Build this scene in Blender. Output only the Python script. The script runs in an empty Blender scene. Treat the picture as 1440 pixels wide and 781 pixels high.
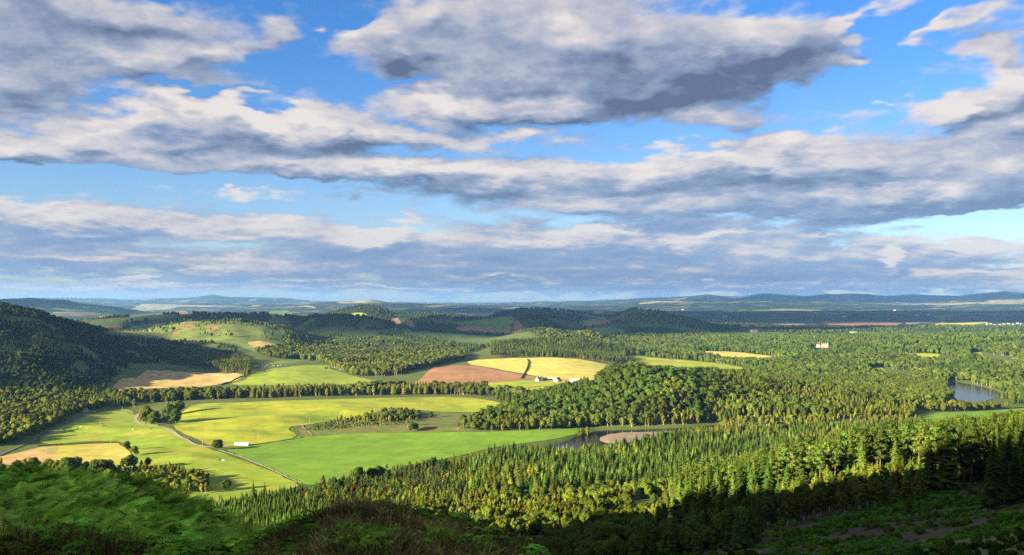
import bpy, bmesh, math, random
import numpy as np
from mathutils import Vector, Matrix, geometry
random.seed(7); rng = np.random.default_rng(7)
R = math.radians
SC = bpy.context.scene
COL = SC.collection
F = 1247.0; HY = 425.0; CAMZ = 180.0           # focal length in photo pixels, row of the eye level, height of the eye above the valley floor
SUN_EL, SUN_AZ = 14.0, -121.0                   # azimuth clockwise from +Y
SD = Vector((math.sin(R(SUN_AZ))*math.cos(R(SUN_EL)), math.cos(R(SUN_AZ))*math.cos(R(SUN_EL)), math.sin(R(SUN_EL))))

# ------------------------------------------------------------------ noise
def _h(ix, iy, s):
    n = (ix.astype(np.int64)*374761393 + iy.astype(np.int64)*668265263 + s*1442695041) & 0x7fffffff
    n = ((n ^ (n >> 13)) * 1274126177) & 0x7fffffff
    n = (n ^ (n >> 16))
    return (n & 0xffff)/65535.0
def vnoise(x, y, s=0):
    x = np.asarray(x, float); y = np.asarray(y, float)
    ix = np.floor(x); iy = np.floor(y); fx = x-ix; fy = y-iy
    fx = fx*fx*(3-2*fx); fy = fy*fy*(3-2*fy)
    a = _h(ix, iy, s); b = _h(ix+1, iy, s); c = _h(ix, iy+1, s); d = _h(ix+1, iy+1, s)
    return (a*(1-fx)+b*fx)*(1-fy)+(c*(1-fx)+d*fx)*fy
def fbm(x, y, o=4, s=0):
    t = 0; a = .5; n = 0
    for k in range(o):
        t = t+a*vnoise(np.asarray(x)*2**k+17.3*k, np.asarray(y)*2**k-9.1*k, s+k); n += a; a *= .5
    return t/n

# ------------------------------------------------------------------ terrain on a polar grid
def px2a(px): return math.degrees(math.atan((px-720)/F))
rings = np.concatenate([np.geomspace(1.5, 15, 22, endpoint=False), np.geomspace(15, 400, 150, endpoint=False),
                        np.geomspace(400, 3600, 300, endpoint=False), np.geomspace(3600, 46000, 170)])
LR = np.log(rings)
fr = np.arange(-40, 40, .14)
angs = np.concatenate([fr, np.arange(40, 320, 2.0)])
NA, NR = len(angs), len(rings)
# columns: (angle, [(depth along the view axis or radius, z)...], is_depth)
def C(px, l): a = px2a(px); c = math.cos(R(a)); return (a, [(y/c, z) for y, z in l])
FAR = [(9000, 12), (20000, 25), (46000, 60)]
cols = [
 C(-500, [(20,177),(60,180),(110,172),(200,158),(300,134),(357,110),(430,98),(500,88),(570,74),(700,58),(900,52),(1200,60),(1500,95),(1700,160),(2000,260),(2600,320),(4500,200),(9000,60)]),
 C(-200, [(20,175),(50,172),(120,155),(300,110),(500,60),(700,30),(1000,12),(1300,14),(1550,50),(1800,130),(2300,245),(2800,240),(4500,120),(7000,40)]+FAR[1:]),
 C(0,   [(3,177.7),(7,177.0),(12,175.9),(16,175.1),(20,174.3),(40,171.7),(60,168.2),(120,145),(300,85),(600,25),(800,5),(1000,2),(1400,5),(1650,14),(1900,80),(2300,172),(2700,150),(3500,70),(5000,30)]+FAR),
 C(100, [(3,177.7),(7,177.0),(12,175.9),(16,175.1),(20,174.2),(40,171.5),(60,167.8),(120,142),(300,80),(600,22),(800,3),(1000,0),(1400,4),(1720,4),(1900,40),(2200,96),(2500,122),(2900,90),(3600,60),(5000,30)]+FAR),
 C(200, [(3,177.7),(7,177.0),(12,175.9),(16,175.0),(20,174.0),(36,171.6),(52,168.9),(120,138),(300,80),(600,20),(800,3),(1000,1),(1500,0),(2200,2),(2400,22),(2700,62),(3000,78),(3400,60),(4500,40)]+FAR),
 C(300, [(3,177.7),(7,177.1),(12,176.0),(16,174.6),(20,173.6),(32,171.5),(42,169.5),(50,166),(120,132),(300,78),(600,20),(800,3),(1000,1),(1500,3),(2000,1),(2400,2),(2600,12),(3000,30),(3500,40),(4500,35)]+FAR),
 C(420, [(3,177.7),(7,177.25),(12,176.5),(16,175.45),(22,173.9),(27,172.3),(34,169),(60,156),(120,131),(300,80),(500,42),(680,14),(820,3),(1000,0),(1500,2),(2000,8),(2300,10),(2600,8),(3000,22),(3500,32),(4500,35)]+FAR),
 C(500, [(3,177.7),(7,177.3),(12,176.74),(16,175.85),(22,172.5),(34,166),(60,154),(120,131),(300,80),(500,45),(680,16),(820,3),(1000,0),(1500,3),(1900,4),(2300,6),(2700,12),(3500,30),(4500,30)]+FAR),
 C(620, [(3,177.7),(7,177.3),(12,176.7),(16,175.5),(22,171),(34,164),(60,153),(120,131),(300,82),(500,46),(680,20),(820,5),(1000,0),(1500,2),(1900,4),(2200,10),(2500,14),(3000,12),(4500,25)]+FAR),
 C(700, [(3,177.7),(7,177.3),(12,176.5),(15.5,175.2),(22,170.5),(34,163.5),(60,153),(120,133),(300,84),(500,47),(680,22),(850,7),(1030,0),(1400,1),(1900,5),(2250,13),(2550,19),(2950,16),(4000,12),(4500,18)]+FAR),
 C(780, [(3,177.7),(7,177.2),(12,176.25),(15,174.6),(20,170),(34,163),(60,154),(120,134),(300,86),(500,48),(680,24),(880,8),(1050,0),(1300,0),(1900,6),(2300,16),(2600,24),(2900,20),(3500,8),(4500,15)]+FAR),
 C(900, [(6,177),(12,173),(30,163),(60,153),(150,130),(260,102),(350,84),(500,56),(700,27),(850,11),(1050,1),(1300,0),(1900,3),(2600,6),(3500,8),(4500,15)]+FAR),
 C(1000,[(6,177),(12,173),(30,163),(60,153),(150,132),(250,108),(350,90),(500,66),(700,32),(850,13),(1000,5),(1200,0),(1900,2),(2600,5),(3500,12),(4500,15)]+FAR),
 C(1200,[(6,177),(12,173),(30,165),(60,155),(150,134),(250,113),(300,107),(400,95),(500,84),(650,64),(800,30),(950,14),(1200,3),(1900,1),(2600,6),(3500,26),(4500,15)]+FAR),
 C(1440,[(6,177),(12,174),(30,167),(60,159),(150,140),(250,124),(350,111),(500,95),(650,78),(800,42),(1000,18),(1250,2),(1500,0),(1900,0),(2600,16),(3300,50),(4200,20)]+FAR),
 C(1700,[(12,175),(60,165),(150,152),(400,130),(650,110),(900,60),(1300,20),(1900,20),(2600,40),(3300,70),(4500,20)]+FAR),
 (55, [(12,177),(60,172),(400,160),(800,130),(1500,80),(3000,120),(6000,60)]+FAR[1:]),
 (90, [(12,178),(60,178),(400,190),(800,210),(2000,250),(5000,200),(46000,100)]),
 (130,[(12,179),(60,182),(400,215),(1000,260),(3000,300),(46000,200)]),
 (180,[(12,180),(60,186),(200,205),(500,245),(1500,300),(46000,200)]),
 (230,[(12,180),(60,187),(200,225),(400,290),(800,300),(3000,280),(46000,200)]),
 (262,[(12,179),(60,186),(200,226),(400,326),(600,326),(1500,240),(5000,200),(46000,200)]),  # unseen ridge left of the camera, its heights shaped to shade the near slope
 (270,[(12,179),(60,186),(200,222),(400,278),(600,276),(1500,190),(5000,200),(46000,200)]),
 (279,[(12,179),(60,186),(200,216),(400,236),(600,232),(1500,160),(5000,200),(46000,200)]),
 (300,[(12,178),(60,184),(200,206),(350,212),(440,190),(600,130),(900,90),(1500,110),(3000,190),(46000,150)]),
]
cols = [((a-360 if a > 320 else a), l) for a, l in cols]
ca = np.array([(a+360) if a < -44.7 else a for a, _ in cols]); od = np.argsort(ca); ca = ca[od]
CZ = np.array([np.interp(LR, np.log([p[0] for p in [(1.0, 178.2)]+cols[i][1]]), [p[1] for p in [(1.0, 178.2)]+cols[i][1]]) for i in od])
# periodic
ca = np.concatenate([[ca[-1]-360], ca, [ca[0]+360, ca[1]+360]]); CZ = np.vstack([CZ[-1:], CZ, CZ[:2]])
def cols_at(a):
    """monotone-ish cubic along the angle"""
    i = np.clip(np.searchsorted(ca, a, side='right')-1, 1, len(ca)-3)
    h = ca[i+1]-ca[i]; t = ((a-ca[i])/h)[:, None]
    m = (CZ[1:]-CZ[:-1])/(ca[1:]-ca[:-1])[:, None]
    def tan(k):
        A, B = m[k-1], m[k]
        return np.where(A*B > 0, 2*A*B/(A+B+1e-12*np.sign(A+1e-30)), 0)
    m0, m1 = tan(i), tan(i+1); hh = h[:, None]
    return (2*t**3-3*t**2+1)*CZ[i]+(t**3-2*t**2+t)*hh*m0+(-2*t**3+3*t**2)*CZ[i+1]+(t**3-t**2)*hh*m1
ZG = cols_at(angs)
def smooth_r(Z, n):
    k = np.exp(-np.linspace(-2, 2, 2*n+1)**2); k /= k.sum()
    P = np.pad(Z, ((0, 0), (n, n)), mode='edge')
    return sum(k[j]*P[:, j:j+Z.shape[1]] for j in range(2*n+1))
ZG = smooth_r(ZG, 6)
A2, R2 = np.meshgrid(np.radians(angs), rings, indexing='ij')
XG, YG = R2*np.sin(A2), R2*np.cos(A2)
PXG = 720+F*XG/np.maximum(YG, 1e-3); INF_ = (YG > 0)
PXG = np.where(INF_, PXG, 99999)
# ridges and far hills:  depth, thickness, trees on top, crest as (px, row)
ridges = [
 (3350, 520, 0, [(170,478),(220,459),(260,453),(330,451),(370,455),(400,464),(440,478)]),
 (4700, 480, 14, [(60,455),(120,446),(200,440),(250,438),(330,438),(390,438),(430,444),(450,470)]),
 (4250, 380, 15, [(395,480),(412,456),(436,441),(470,440),(510,443),(540,450),(575,458),(600,480)]),
 (6600, 500, 15, [(440,450),(462,438),(490,431),(512,427.5),(530,430),(552,438),(600,440),(640,440)]),
 (5200, 480, 15, [(530,470),(570,447),(620,441),(645,443),(700,440),(740,440),(780,442),(815,452),(840,470)]),
 (4300, 300, 15, [(700,475),(720,452),(745,444),(765,447),(790,460),(810,475)]),
 (8200, 500, 15, [(680,446),(700,438),(730,433),(770,431.5),(800,435),(840,442),(870,450)]),
 (5300, 560, 15, [(785,462),(810,452),(835,446),(862,439),(893,433.5),(920,436),(950,442),(980,450),(1005,459),(1040,475)]),
 (5000, 500, 14, [(1170,475),(1200,463),(1240,460),(1330,459),(1440,460),(1700,460)]),
 (12000,1300, 0, [(-300,420),(-60,421),(10,420.5),(40,420.5),(90,422.5),(120,427),(160,432),(220,440)]),
 (9500, 900, 0, [(-200,432),(60,434),(150,440),(260,441),(340,446)]),
 (17000,1800,0, [(380,434),(440,428),(470,424.5),(520,422.5),(560,426),(575,425.5),(600,429),(680,431),(760,436)]),
 (22000,2200,0, [(-200,426),(200,427),(330,427),(450,429),(700,430),(850,430),(930,424),(1000,424),(1100,423),(1250,426),(1330,425),(1400,420),(1700,418)]),
 (30000,3500,0, [(-300,418),(-100,422),(0,421),(60,419),(130,420),(180,422),(230,420.5),(275,418.5),(300,415),(325,418),(400,420),(440,424),(560,426),(620,427),(700,427),(760,425),(820,424),(880,421),(950,418),(985,415.5),(1000,415),(1040,417),(1075,412.5),(1110,414),(1130,417),(1165,414.5),(1200,413.5),(1240,416),(1290,414.5),(1340,416.5),(1370,414),(1395,411),(1412,410),(1430,412),(1460,414),(1600,411),(1900,415)]),
]
hn = 1.0
for k, (D, w, tr, cr) in enumerate(ridges):
    xs = [c[0] for c in cr]; zs = [CAMZ-(c[1]-HY)*D/F-tr for c in cr]
    e = 60 if D < 9000 else 150
    cz = np.interp(PXG, [xs[0]-e]+xs+[xs[-1]+e], [0]+zs+[0])
    if D >= 22000: cz = np.interp(PXG, xs, zs)
    cz = cz+ (fbm(XG/(D*.02), YG/(D*.05), 3, 50+k)-.5)*(D*.0022)
    d = (YG-D)/w
    prof = np.where(d < 0, np.exp(-(d*d)), np.exp(-(d*d)*.5))
    if D == 30000: prof = np.where(d > 0, 1.0, prof)
    r = np.where(INF_, cz*prof, 0)
    # soft maximum
    s = 8.0 if D < 9000 else 15.0
    mx = np.maximum(ZG, r); df = np.abs(ZG-r)
    ZG = mx + np.where(df < 3*s, (1-df/(3*s))**2*s*.5, 0)*(r > 2)
# local bumps in world metres: x, y, sx, sy, h
def XY(px, Y): return ((px-720)/F*Y, Y)
bumps = [XY(905,1430)+(135,150,42), XY(1070,1560)+(190,170,26), XY(860,1500)+(100,110,16), XY(985,1600)+(120,150,20), XY(735,1340)+(80,60,10), XY(790,2900)+(260,110,26),
         XY(705,2950)+(120,90,12), XY(340,1290)+(110,60,7), XY(430,1500)+(160,90,6), XY(240,1500)+(60,70,4),
         XY(600,1235)+(120,26,8), XY(690,1270)+(60,26,6), XY(480,1205)+(60,22,3), XY(760,3700)+(160,200,50), XY(820,3900)+(120,160,30),
         XY(580,3900)+(300,200,25), XY(215,1215)+(45,32,4.5), XY(250,1120)+(40,28,4), XY(140,1240)+(50,30,4), XY(330,1180)+(50,30,4.5), XY(390,1330)+(45,40,4.5), XY(300,1420)+(60,35,5), XY(480,1420)+(60,35,3.5), XY(270,1010)+(35,25,3.5), XY(205,1060)+(30,22,3), XY(560,1550)+(60,30,3), XY(370,2100)+(150,120,6), XY(620,2150)+(120,150,5)]
for bx, by, sx, sy, h in bumps:
    ZG += h*np.exp(-((XG-bx)/sx)**2-((YG-by)/sy)**2)
rr = R2
amp = np.interp(rr, [0, 8, 60, 300, 800, 1500, 2500, 4000, 12000, 46000], [.05, .25, 1.2, 4, 2.0, 2.0, 5, 14, 10, 20])
sc = np.interp(rr, [0, 60, 300, 1500, 4000, 46000], [6, 14, 60, 130, 260, 1600])
# noise with fixed scales blended (a scale that varied with radius would smear)
ZG += (fbm(XG/120, YG/120, 3, 3)-.5)*amp*(rr > 60) + (fbm(XG/9, YG/9, 3, 4)-.5)*np.interp(rr, [0, 5, 30, 200, 400], [.05, .35, 1.1, 1.5, 0])
ZG += (fbm(XG/3.2, YG/3.2, 3, 14)-.5)*np.interp(rr, [0, 8, 20, 70, 200], [.1, .45, 1.0, 1.2, 0])
ZG += (fbm(XG/700, YG/700, 4, 5)-.5)*np.interp(rr, [0, 2500, 4000, 9000, 46000], [0, 0, 30, 24, 60])
# crags on the left hill
hillm = np.exp(-((XG+1180)/420)**2-((YG-2050)/520)**2)
ZG += (fbm(XG/60, YG/60, 4, 9)-.5)*34*hillm
def zat(x, y):
    """height of the terrain mesh (bilinear in its own grid)"""
    x = np.asarray(x, float); y = np.asarray(y, float)
    a = np.degrees(np.arctan2(x, y)); a = np.where(a < -40, a+360, a); r = np.hypot(x, y)
    aa = np.append(angs, angs[0]+360)
    i = np.clip(np.searchsorted(aa, a, side='right')-1, 0, NA-1); t = (a-aa[i])/(aa[i+1]-aa[i])
    j = np.clip(np.searchsorted(rings, r)-1, 0, NR-2); u = np.clip((r-rings[j])/(rings[j+1]-rings[j]), 0, 1)
    i1 = (i+1) % NA
    return (ZG[i, j]*(1-t)+ZG[i1, j]*t)*(1-u)+(ZG[i, j+1]*(1-t)+ZG[i1, j+1]*t)*u
def hit(px, py, y0=300., y1=44000.):
    """first point of the terrain on the ray through a photo pixel, beyond depth y0"""
    Y = np.geomspace(y0, y1, 1600); X = (px-720)/F*Y; Z = CAMZ-(py-HY)*Y/F
    b = zat(X, Y)-Z
    k = np.argmax(b > 0)
    if b[k] <= 0: k = len(Y)-1
    if k == 0: return X[0], Y[0]
    t = -b[k-1]/(b[k]-b[k-1]) if b[k] != b[k-1] else 1
    y = Y[k-1]+(Y[k]-Y[k-1])*t
    return (px-720)/F*y, y
# water surfaces need level ground: flatten under the river pool and the loch
WATER_Z = -1.2
def inpoly(x, y, P):
    x = np.asarray(x, float); y = np.asarray(y, float); c = np.zeros(x.shape, bool); n = len(P)
    for k in range(n):
        x1, y1 = P[k]; x2, y2 = P[(k+1) % n]
        if y1 == y2: continue
        c ^= ((y1 > y) != (y2 > y)) & (x < (x2-x1)*(y-y1)/(y2-y1)+x1)
    return c
def flat(px, py, z=0.0):
    Y = (CAMZ-z)*F/(py-HY); return ((px-720)/F*Y, Y)
def segdist(x, y, P, closed=True):
    d = np.full(np.shape(x), 1e9); n = len(P)
    for k in range(n if closed else n-1):
        a = P[k]; b = P[(k+1) % n]; dx, dy = b[0]-a[0], b[1]-a[1]; L = dx*dx+dy*dy+1e-9
        t = np.clip(((x-a[0])*dx+(y-a[1])*dy)/L, 0, 1)
        d = np.minimum(d, np.hypot(x-a[0]-t*dx, y-a[1]-t*dy))
    return d
river = [flat(*p) for p in [(770,634),(775,626),(795,620),(815,611),(842,604.5),(880,603.6),(930,602),(975,599.5),(1010,596),(1010,601),(985,606),(950,611),(905,622),(860,632),(800,640),(775,640)]]
loch = [flat(*p) for p in [(1336,537),(1350,537.5),(1375,542),(1400,549),(1410,554),(1404,559),(1380,563.5),(1358,565),(1344,561),(1338,550)]]
for W in (river, loch):
    ins = inpoly(XG, YG, W); d = segdist(XG, YG, W); d = np.where(ins, -d, d)
    t = np.clip((d+6)/70, 0, 1); t = t*t*(3-2*t)
    ZG = ZG*t+(WATER_Z-1.5)*(1-t)+ (1-t)*np.clip((d+6)/14, 0, 1)*2.6
# ------------------------------------------------------------------ material helpers
class NT:
    def __init__(s, tree): s.t = tree; s.n = tree.nodes; s.l = tree.links
    def node(s, t, **k):
        n = s.n.new(t)
        for a, b in k.items(): setattr(n, a, b)
        return n
    def put(s, sock, v):
        if isinstance(v, bpy.types.NodeSocket): s.l.new(v, sock)
        elif v is not None:
            if sock.type == 'RGBA' and len(v) == 3: v = (*v, 1)
            sock.default_value = v
    def math(s, op, a, b=None, c=None, clamp=False):
        n = s.node('ShaderNodeMath', operation=op, use_clamp=clamp)
        s.put(n.inputs[0], a)
        if b is not None: s.put(n.inputs[1], b)
        if c is not None: s.put(n.inputs[2], c)
        return n.outputs[0]
    def vmath(s, op, a, b=None, out=0):
        n = s.node('ShaderNodeVectorMath', operation=op); s.put(n.inputs[0], a)
        if b is not None: s.put(n.inputs[1], b)
        return n.outputs[out]
    def scale(s, v, k):
        n = s.node('ShaderNodeVectorMath', operation='SCALE'); s.put(n.inputs[0], v); s.put(n.inputs['Scale'], k); return n.outputs[0]
    def noise(s, v, scale, detail=3, rough=.5, out='Fac', dist=0, dim='3D'):
        n = s.node('ShaderNodeTexNoise', noise_dimensions=dim); s.put(n.inputs['Vector'], v); n.inputs['Scale'].default_value = scale
        n.inputs['Detail'].default_value = detail; n.inputs['Roughness'].default_value = rough; n.inputs['Distortion'].default_value = dist
        return n.outputs[out]
    def mix(s, f, a, b, blend='MIX'):
        n = s.node('ShaderNodeMix', data_type='RGBA', blend_type=blend); n.clamp_factor = True
        s.put(n.inputs['Factor'], f); s.put(n.inputs['A'], a) if False else None
        A = [i for i in n.inputs if i.identifier == 'A_Color'][0]; B = [i for i in n.inputs if i.identifier == 'B_Color'][0]
        s.put(A, a); s.put(B, b)
        return [o for o in n.outputs if o.identifier == 'Result_Color'][0]
    def ramp(s, f, stops, interp='LINEAR'):
        n = s.node('ShaderNodeValToRGB'); s.put(n.inputs[0], f); cr = n.color_ramp; cr.interpolation = interp
        while len(cr.elements) < len(stops): cr.elements.new(.5)
        for e, (p, c) in zip(cr.elements, stops): e.position = p; e.color = (*c, 1) if len(c) == 3 else c
        return n.outputs[0]
    def step(s, v, a, b, c=0., d=1.):
        n = s.node('ShaderNodeMapRange', interpolation_type='SMOOTHSTEP'); n.clamp = True
        s.put(n.inputs[0], v); s.put(n.inputs[1], a); s.put(n.inputs[2], b); s.put(n.inputs[3], c); s.put(n.inputs[4], d)
        return n.outputs[0]
MATS = {}
def mat(name, build, rough=.9):
    if name in MATS: return MATS[name]
    m = bpy.data.materials.new(name); m.use_nodes = True; t = NT(m.node_tree)
    bs = m.node_tree.nodes['Principled BSDF']; bs.inputs['Roughness'].default_value = rough
    bs.inputs['Specular IOR Level'].default_value = .15
    c = build(t, bs)
    if c is not None: t.put(bs.inputs['Base Color'], c)
    MATS[name] = m
    return m
def pos(t): return t.node('ShaderNodeNewGeometry').outputs['Position']
def plain(name, c, rough=.8, var=.25, sc=1.0):
    def b(t, bs):
        f = t.noise(t.node('ShaderNodeTexCoord').outputs['Object'], sc, 4)
        return t.mix(f, [x*(1-var) for x in c], [min(1, x*(1+var)) for x in c])
    return mat(name, b, rough)
def grass_mat(name, c1, c2, c3=None, big=.006, mid=.05, fine=.8, rows=None):
    """field surface: broad tone patches, mid mottling, fine grain; rows = (angle, spacing, strength) for tramlines or swaths"""
    def b(t, bs):
        p = pos(t)
        f = t.noise(p, big, 4, .6); g = t.noise(p, mid, 4, .6); h = t.noise(p, fine, 3, .7)
        col = t.mix(t.step(f, .3, .7), c1, c2)
        if c3: col = t.mix(t.step(t.noise(t.vmath('ADD', p, (531, 77, 0)), big*1.7, 5, .65), .5, .68), col, c3)
        v = t.math('ADD', t.math('MULTIPLY', g, .7), t.math('MULTIPLY', h, .5))
        v = t.step(v, .3, .9, .68, 1.3)
        if rows:
            a, sp, st = rows; d = t.vmath('DOT_PRODUCT', p, (math.cos(a)/sp, math.sin(a)/sp, 0), out=1)
            fr_ = t.math('ABSOLUTE', t.math('SUBTRACT', t.math('FRACT', t.math('ADD', d, t.math('MULTIPLY', f, .8))), .5))
            v = t.math('MULTIPLY', v, t.step(fr_, .0, .12, 1-st, 1.0))
        return t.mix(1., col, t.node('ShaderNodeCombineXYZ').outputs[0] if False else _grey(t, v), 'MULTIPLY')
    return mat(name, b, .95)
def _grey(t, v):
    n = t.node('ShaderNodeCombineColor'); [t.put(n.inputs[k], v) for k in range(3)]; return n.outputs[0]

# ------------------------------------------------------------------ object helpers
def tag(o, label=None, cat=None, group=None, kind=None):
    for k, v in (('label', label), ('category', cat), ('group', group), ('kind', kind)):
        if v: o[k] = v
    return o
def mesh_from(name, V, Fc, mats=None, smooth=False, mi=None):
    """V (n,3) array; Fc list of faces or an (m,k) array"""
    me = bpy.data.meshes.new(name)
    V = np.asarray(V, np.float32)
    if isinstance(Fc, np.ndarray):
        n, k = Fc.shape
        me.vertices.add(len(V)); me.vertices.foreach_set('co', V.ravel())
        me.loops.add(n*k); me.loops.foreach_set('vertex_index', Fc.astype(np.int32).ravel())
        me.polygons.add(n); me.polygons.foreach_set('loop_start', np.arange(0, n*k, k, dtype=np.int32))
        me.update(calc_edges=True)
    else:
        me.from_pydata([tuple(map(float, v)) for v in V], [], [tuple(int(i) for i in f) for f in Fc]); me.update()
    for m in (mats or []): me.materials.append(m)
    if mi is not None: me.polygons.foreach_set('material_index', np.asarray(mi, np.int32))
    if smooth: me.polygons.foreach_set('use_smooth', np.ones(len(me.polygons), bool))
    return me
def obj(name, me, parent=None, loc=None, rz=0, s=1):
    o = bpy.data.objects.new(name, me); COL.objects.link(o)
    if parent: o.parent = parent
    if loc is not None: o.location = loc
    o.rotation_euler = (0, 0, rz)
    if s != 1: o.scale = (s, s, s) if not hasattr(s, '__len__') else s
    return o
def thing(name, label, cat, loc, rz=0, group=None, kind=None):
    return tag(obj(name, None, None, loc, rz), label, cat, group, kind)
class MB:
    """collects shapes into one mesh"""
    def __init__(s): s.v = []; s.f = []; s.m = []; s.cur = 0
    def add(s, V, Fc):
        n = len(s.v); s.v += [tuple(p) for p in V]; s.f += [tuple(n+i for i in f) for f in Fc]; s.m += [s.cur]*len(Fc)
    def box(s, c, d, rz=0, taper=1.0):
        x, y, z = d[0]/2, d[1]/2, d[2]/2; P = []
        for k, sz in enumerate((-z, z)):
            q = taper if k else 1
            for a, b in ((-x, -y), (x, -y), (x, y), (-x, y)):
                a *= q; b *= q
                P.append((c[0]+a*math.cos(rz)-b*math.sin(rz), c[1]+a*math.sin(rz)+b*math.cos(rz), c[2]+sz))
        s.add(P, [(3,2,1,0),(4,5,6,7),(0,1,5,4),(1,2,6,5),(2,3,7,6),(3,0,4,7)])
    def tube(s, P, rad, n=6):
        P = [Vector(p) for p in P]; rs = rad if hasattr(rad, '__len__') else [rad]*len(P); V = []; Fc = []
        for i, p in enumerate(P):
            d = (P[min(i+1, len(P)-1)]-P[max(i-1, 0)]).normalized()
            u = d.orthogonal().normalized(); w = d.cross(u)
            for k in range(n):
                a = 2*math.pi*k/n; V.append(p+u*(rs[i]*math.cos(a))+w*(rs[i]*math.sin(a)))
        for i in range(len(P)-1):
            for k in range(n): Fc.append((i*n+k, i*n+(k+1) % n, (i+1)*n+(k+1) % n, (i+1)*n+k))
        Fc += [tuple(range(n-1, -1, -1)), tuple((len(P)-1)*n+k for k in range(n))]
        s.add(V, Fc)
    def gable(s, c, d, h, rz=0, over=0.0, th=.25):
        """pitched roof slabs over a box footprint d=(x,y), ridge along x, eaves at c.z"""
        x, y = d[0]/2+over, d[1]/2+over; e = h*over/(d[1]/2); q = lambda a, b, z: (c[0]+a*math.cos(rz)-b*math.sin(rz), c[1]+a*math.sin(rz)+b*math.cos(rz), c[2]+z)
        for sg in (-1, 1):
            P = [q(-x, sg*y, -e), q(x, sg*y, -e), q(x, 0, h), q(-x, 0, h), q(-x, sg*y, -e+th), q(x, sg*y, -e+th), q(x, 0, h+th), q(-x, 0, h+th)]
            s.add(P, [(0,1,2,3),(7,6,5,4),(0,4,5,1),(1,5,6,2),(2,6,7,3),(3,7,4,0)])
    def gwall(s, c, d, hw, hr, rz=0):
        """walls with gables: footprint d, eaves height hw, extra ridge height hr, ridge along x"""
        x, y = d[0]/2, d[1]/2; q = lambda a, b, z: (c[0]+a*math.cos(rz)-b*math.sin(rz), c[1]+a*math.sin(rz)+b*math.cos(rz), c[2]+z)
        P = [q(-x,-y,0), q(x,-y,0), q(x,y,0), q(-x,y,0), q(-x,-y,hw), q(x,-y,hw), q(x,y,hw), q(-x,y,hw), q(-x,0,hw+hr), q(x,0,hw+hr)]
        s.add(P, [(0,1,5,4),(2,3,7,6),(1,2,6,9,5),(3,0,4,8,7),(3,2,1,0)])
    def build(s, name, m, parent=None, loc=None, rz=0):
        ms = m if isinstance(m, (list, tuple)) else [m]
        return obj(name, mesh_from(name, s.v, s.f, ms, mi=s.m), parent, loc, rz)

# ------------------------------------------------------------------ camera, sun, sky
cam = bpy.data.cameras.new('camera'); camo = bpy.data.objects.new('camera', cam); COL.objects.link(camo)
camo.location = (0, 0, CAMZ); camo.rotation_euler = (R(90), 0, 0)
cam.sensor_width = 36; cam.lens = 36*F/1440; cam.shift_y = (HY-390.5)/1440; cam.clip_start = .1; cam.clip_end = 200000
SC.camera = camo
sun = bpy.data.lights.new('sun', 'SUN'); sun.energy = 5.0; sun.angle = R(.53); sun.color = (1, .86, .60)
suno = bpy.data.objects.new('sun', sun); COL.objects.link(suno); suno.rotation_euler = SD.to_track_quat('Z', 'Y').to_euler()
suno.location = (0, 0, 300)
SC.view_settings.view_transform = 'Standard'; SC.view_settings.look = 'None'; SC.view_settings.gamma = 1
SC.view_settings.exposure = 2.12
w = bpy.data.worlds.new('World'); SC.world = w; w.use_nodes = True; w.node_tree.nodes.clear(); T = NT(w.node_tree)
sky = T.node('ShaderNodeTexSky', sky_type='NISHITA'); sky.sun_disc = False; sky.sun_elevation = R(SUN_EL); sky.sun_rotation = R(SUN_AZ)
sky.altitude = 200; sky.air_density = 1.0; sky.dust_density = .4; sky.ozone_density = 2.0
gen = T.node('ShaderNodeTexCoord').outputs['Generated']
sep = T.node('ShaderNodeSeparateXYZ'); T.put(sep.inputs[0], gen); gx, gy, gz = sep.outputs
az = T.math('ARCTAN2', gx, gy)                     # azimuth, radians
hyp = T.math('SQRT', T.math('ADD', T.math('MULTIPLY', gx, gx), T.math('MULTIPLY', gy, gy)))
el = T.math('DIVIDE', gz, T.math('MAXIMUM', hyp, .02))   # tangent of the elevation
uv0 = T.node('ShaderNodeCombineXYZ'); T.put(uv0.inputs[0], az); T.put(uv0.inputs[1], el)
# noise lives on a cloud layer seen in perspective
den = T.math('ADD', T.math('MAXIMUM', gz, 0), .19)
pl = T.node('ShaderNodeCombineXYZ'); T.put(pl.inputs[0], T.math('DIVIDE', gx, den)); T.put(pl.inputs[1], T.math('DIVIDE', gy, den))
PL = pl.outputs[0]
wn = T.noise(PL, 2.3, 4, .6, out='Color', dim='2D')
wv = T.vmath('SUBTRACT', wn, (.5, .5, .5))
wk = T.step(el, 0.0, .35, .25, 1.0)                # warp shrinks with the distance of the layer
wv = T.scale(T.vmath('MULTIPLY', wv, (.26, .12, 0)), wk)
UV = T.vmath('ADD', uv0.outputs[0], wv)
def P2(px, py): a = math.atan((px-720)/F); return a, (HY-py)/F*math.cos(a)
def blobs(L, uv, kx=1.0, ky=1.0):
    acc = None
    for b in L:
        cx, cy, rx, ry = b[:4]; rot = b[4] if len(b) > 4 else 0; st = b[5] if len(b) > 5 else 1
        a, e = P2(cx, cy); m = T.node('ShaderNodeMapping', vector_type='TEXTURE')
        m.inputs['Location'].default_value = (a, e, 0); m.inputs['Rotation'].default_value = (0, 0, R(rot)); m.inputs['Scale'].default_value = (rx*kx/F, ry*ky/F, 1)
        T.put(m.inputs['Vector'], uv)
        g = T.node('ShaderNodeTexGradient', gradient_type='QUADRATIC_SPHERE'); T.put(g.inputs[0], m.outputs[0])
        acc = T.math('MULTIPLY_ADD', g.outputs['Fac'], st, acc if acc is not None else 0.0)
    return acc
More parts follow.
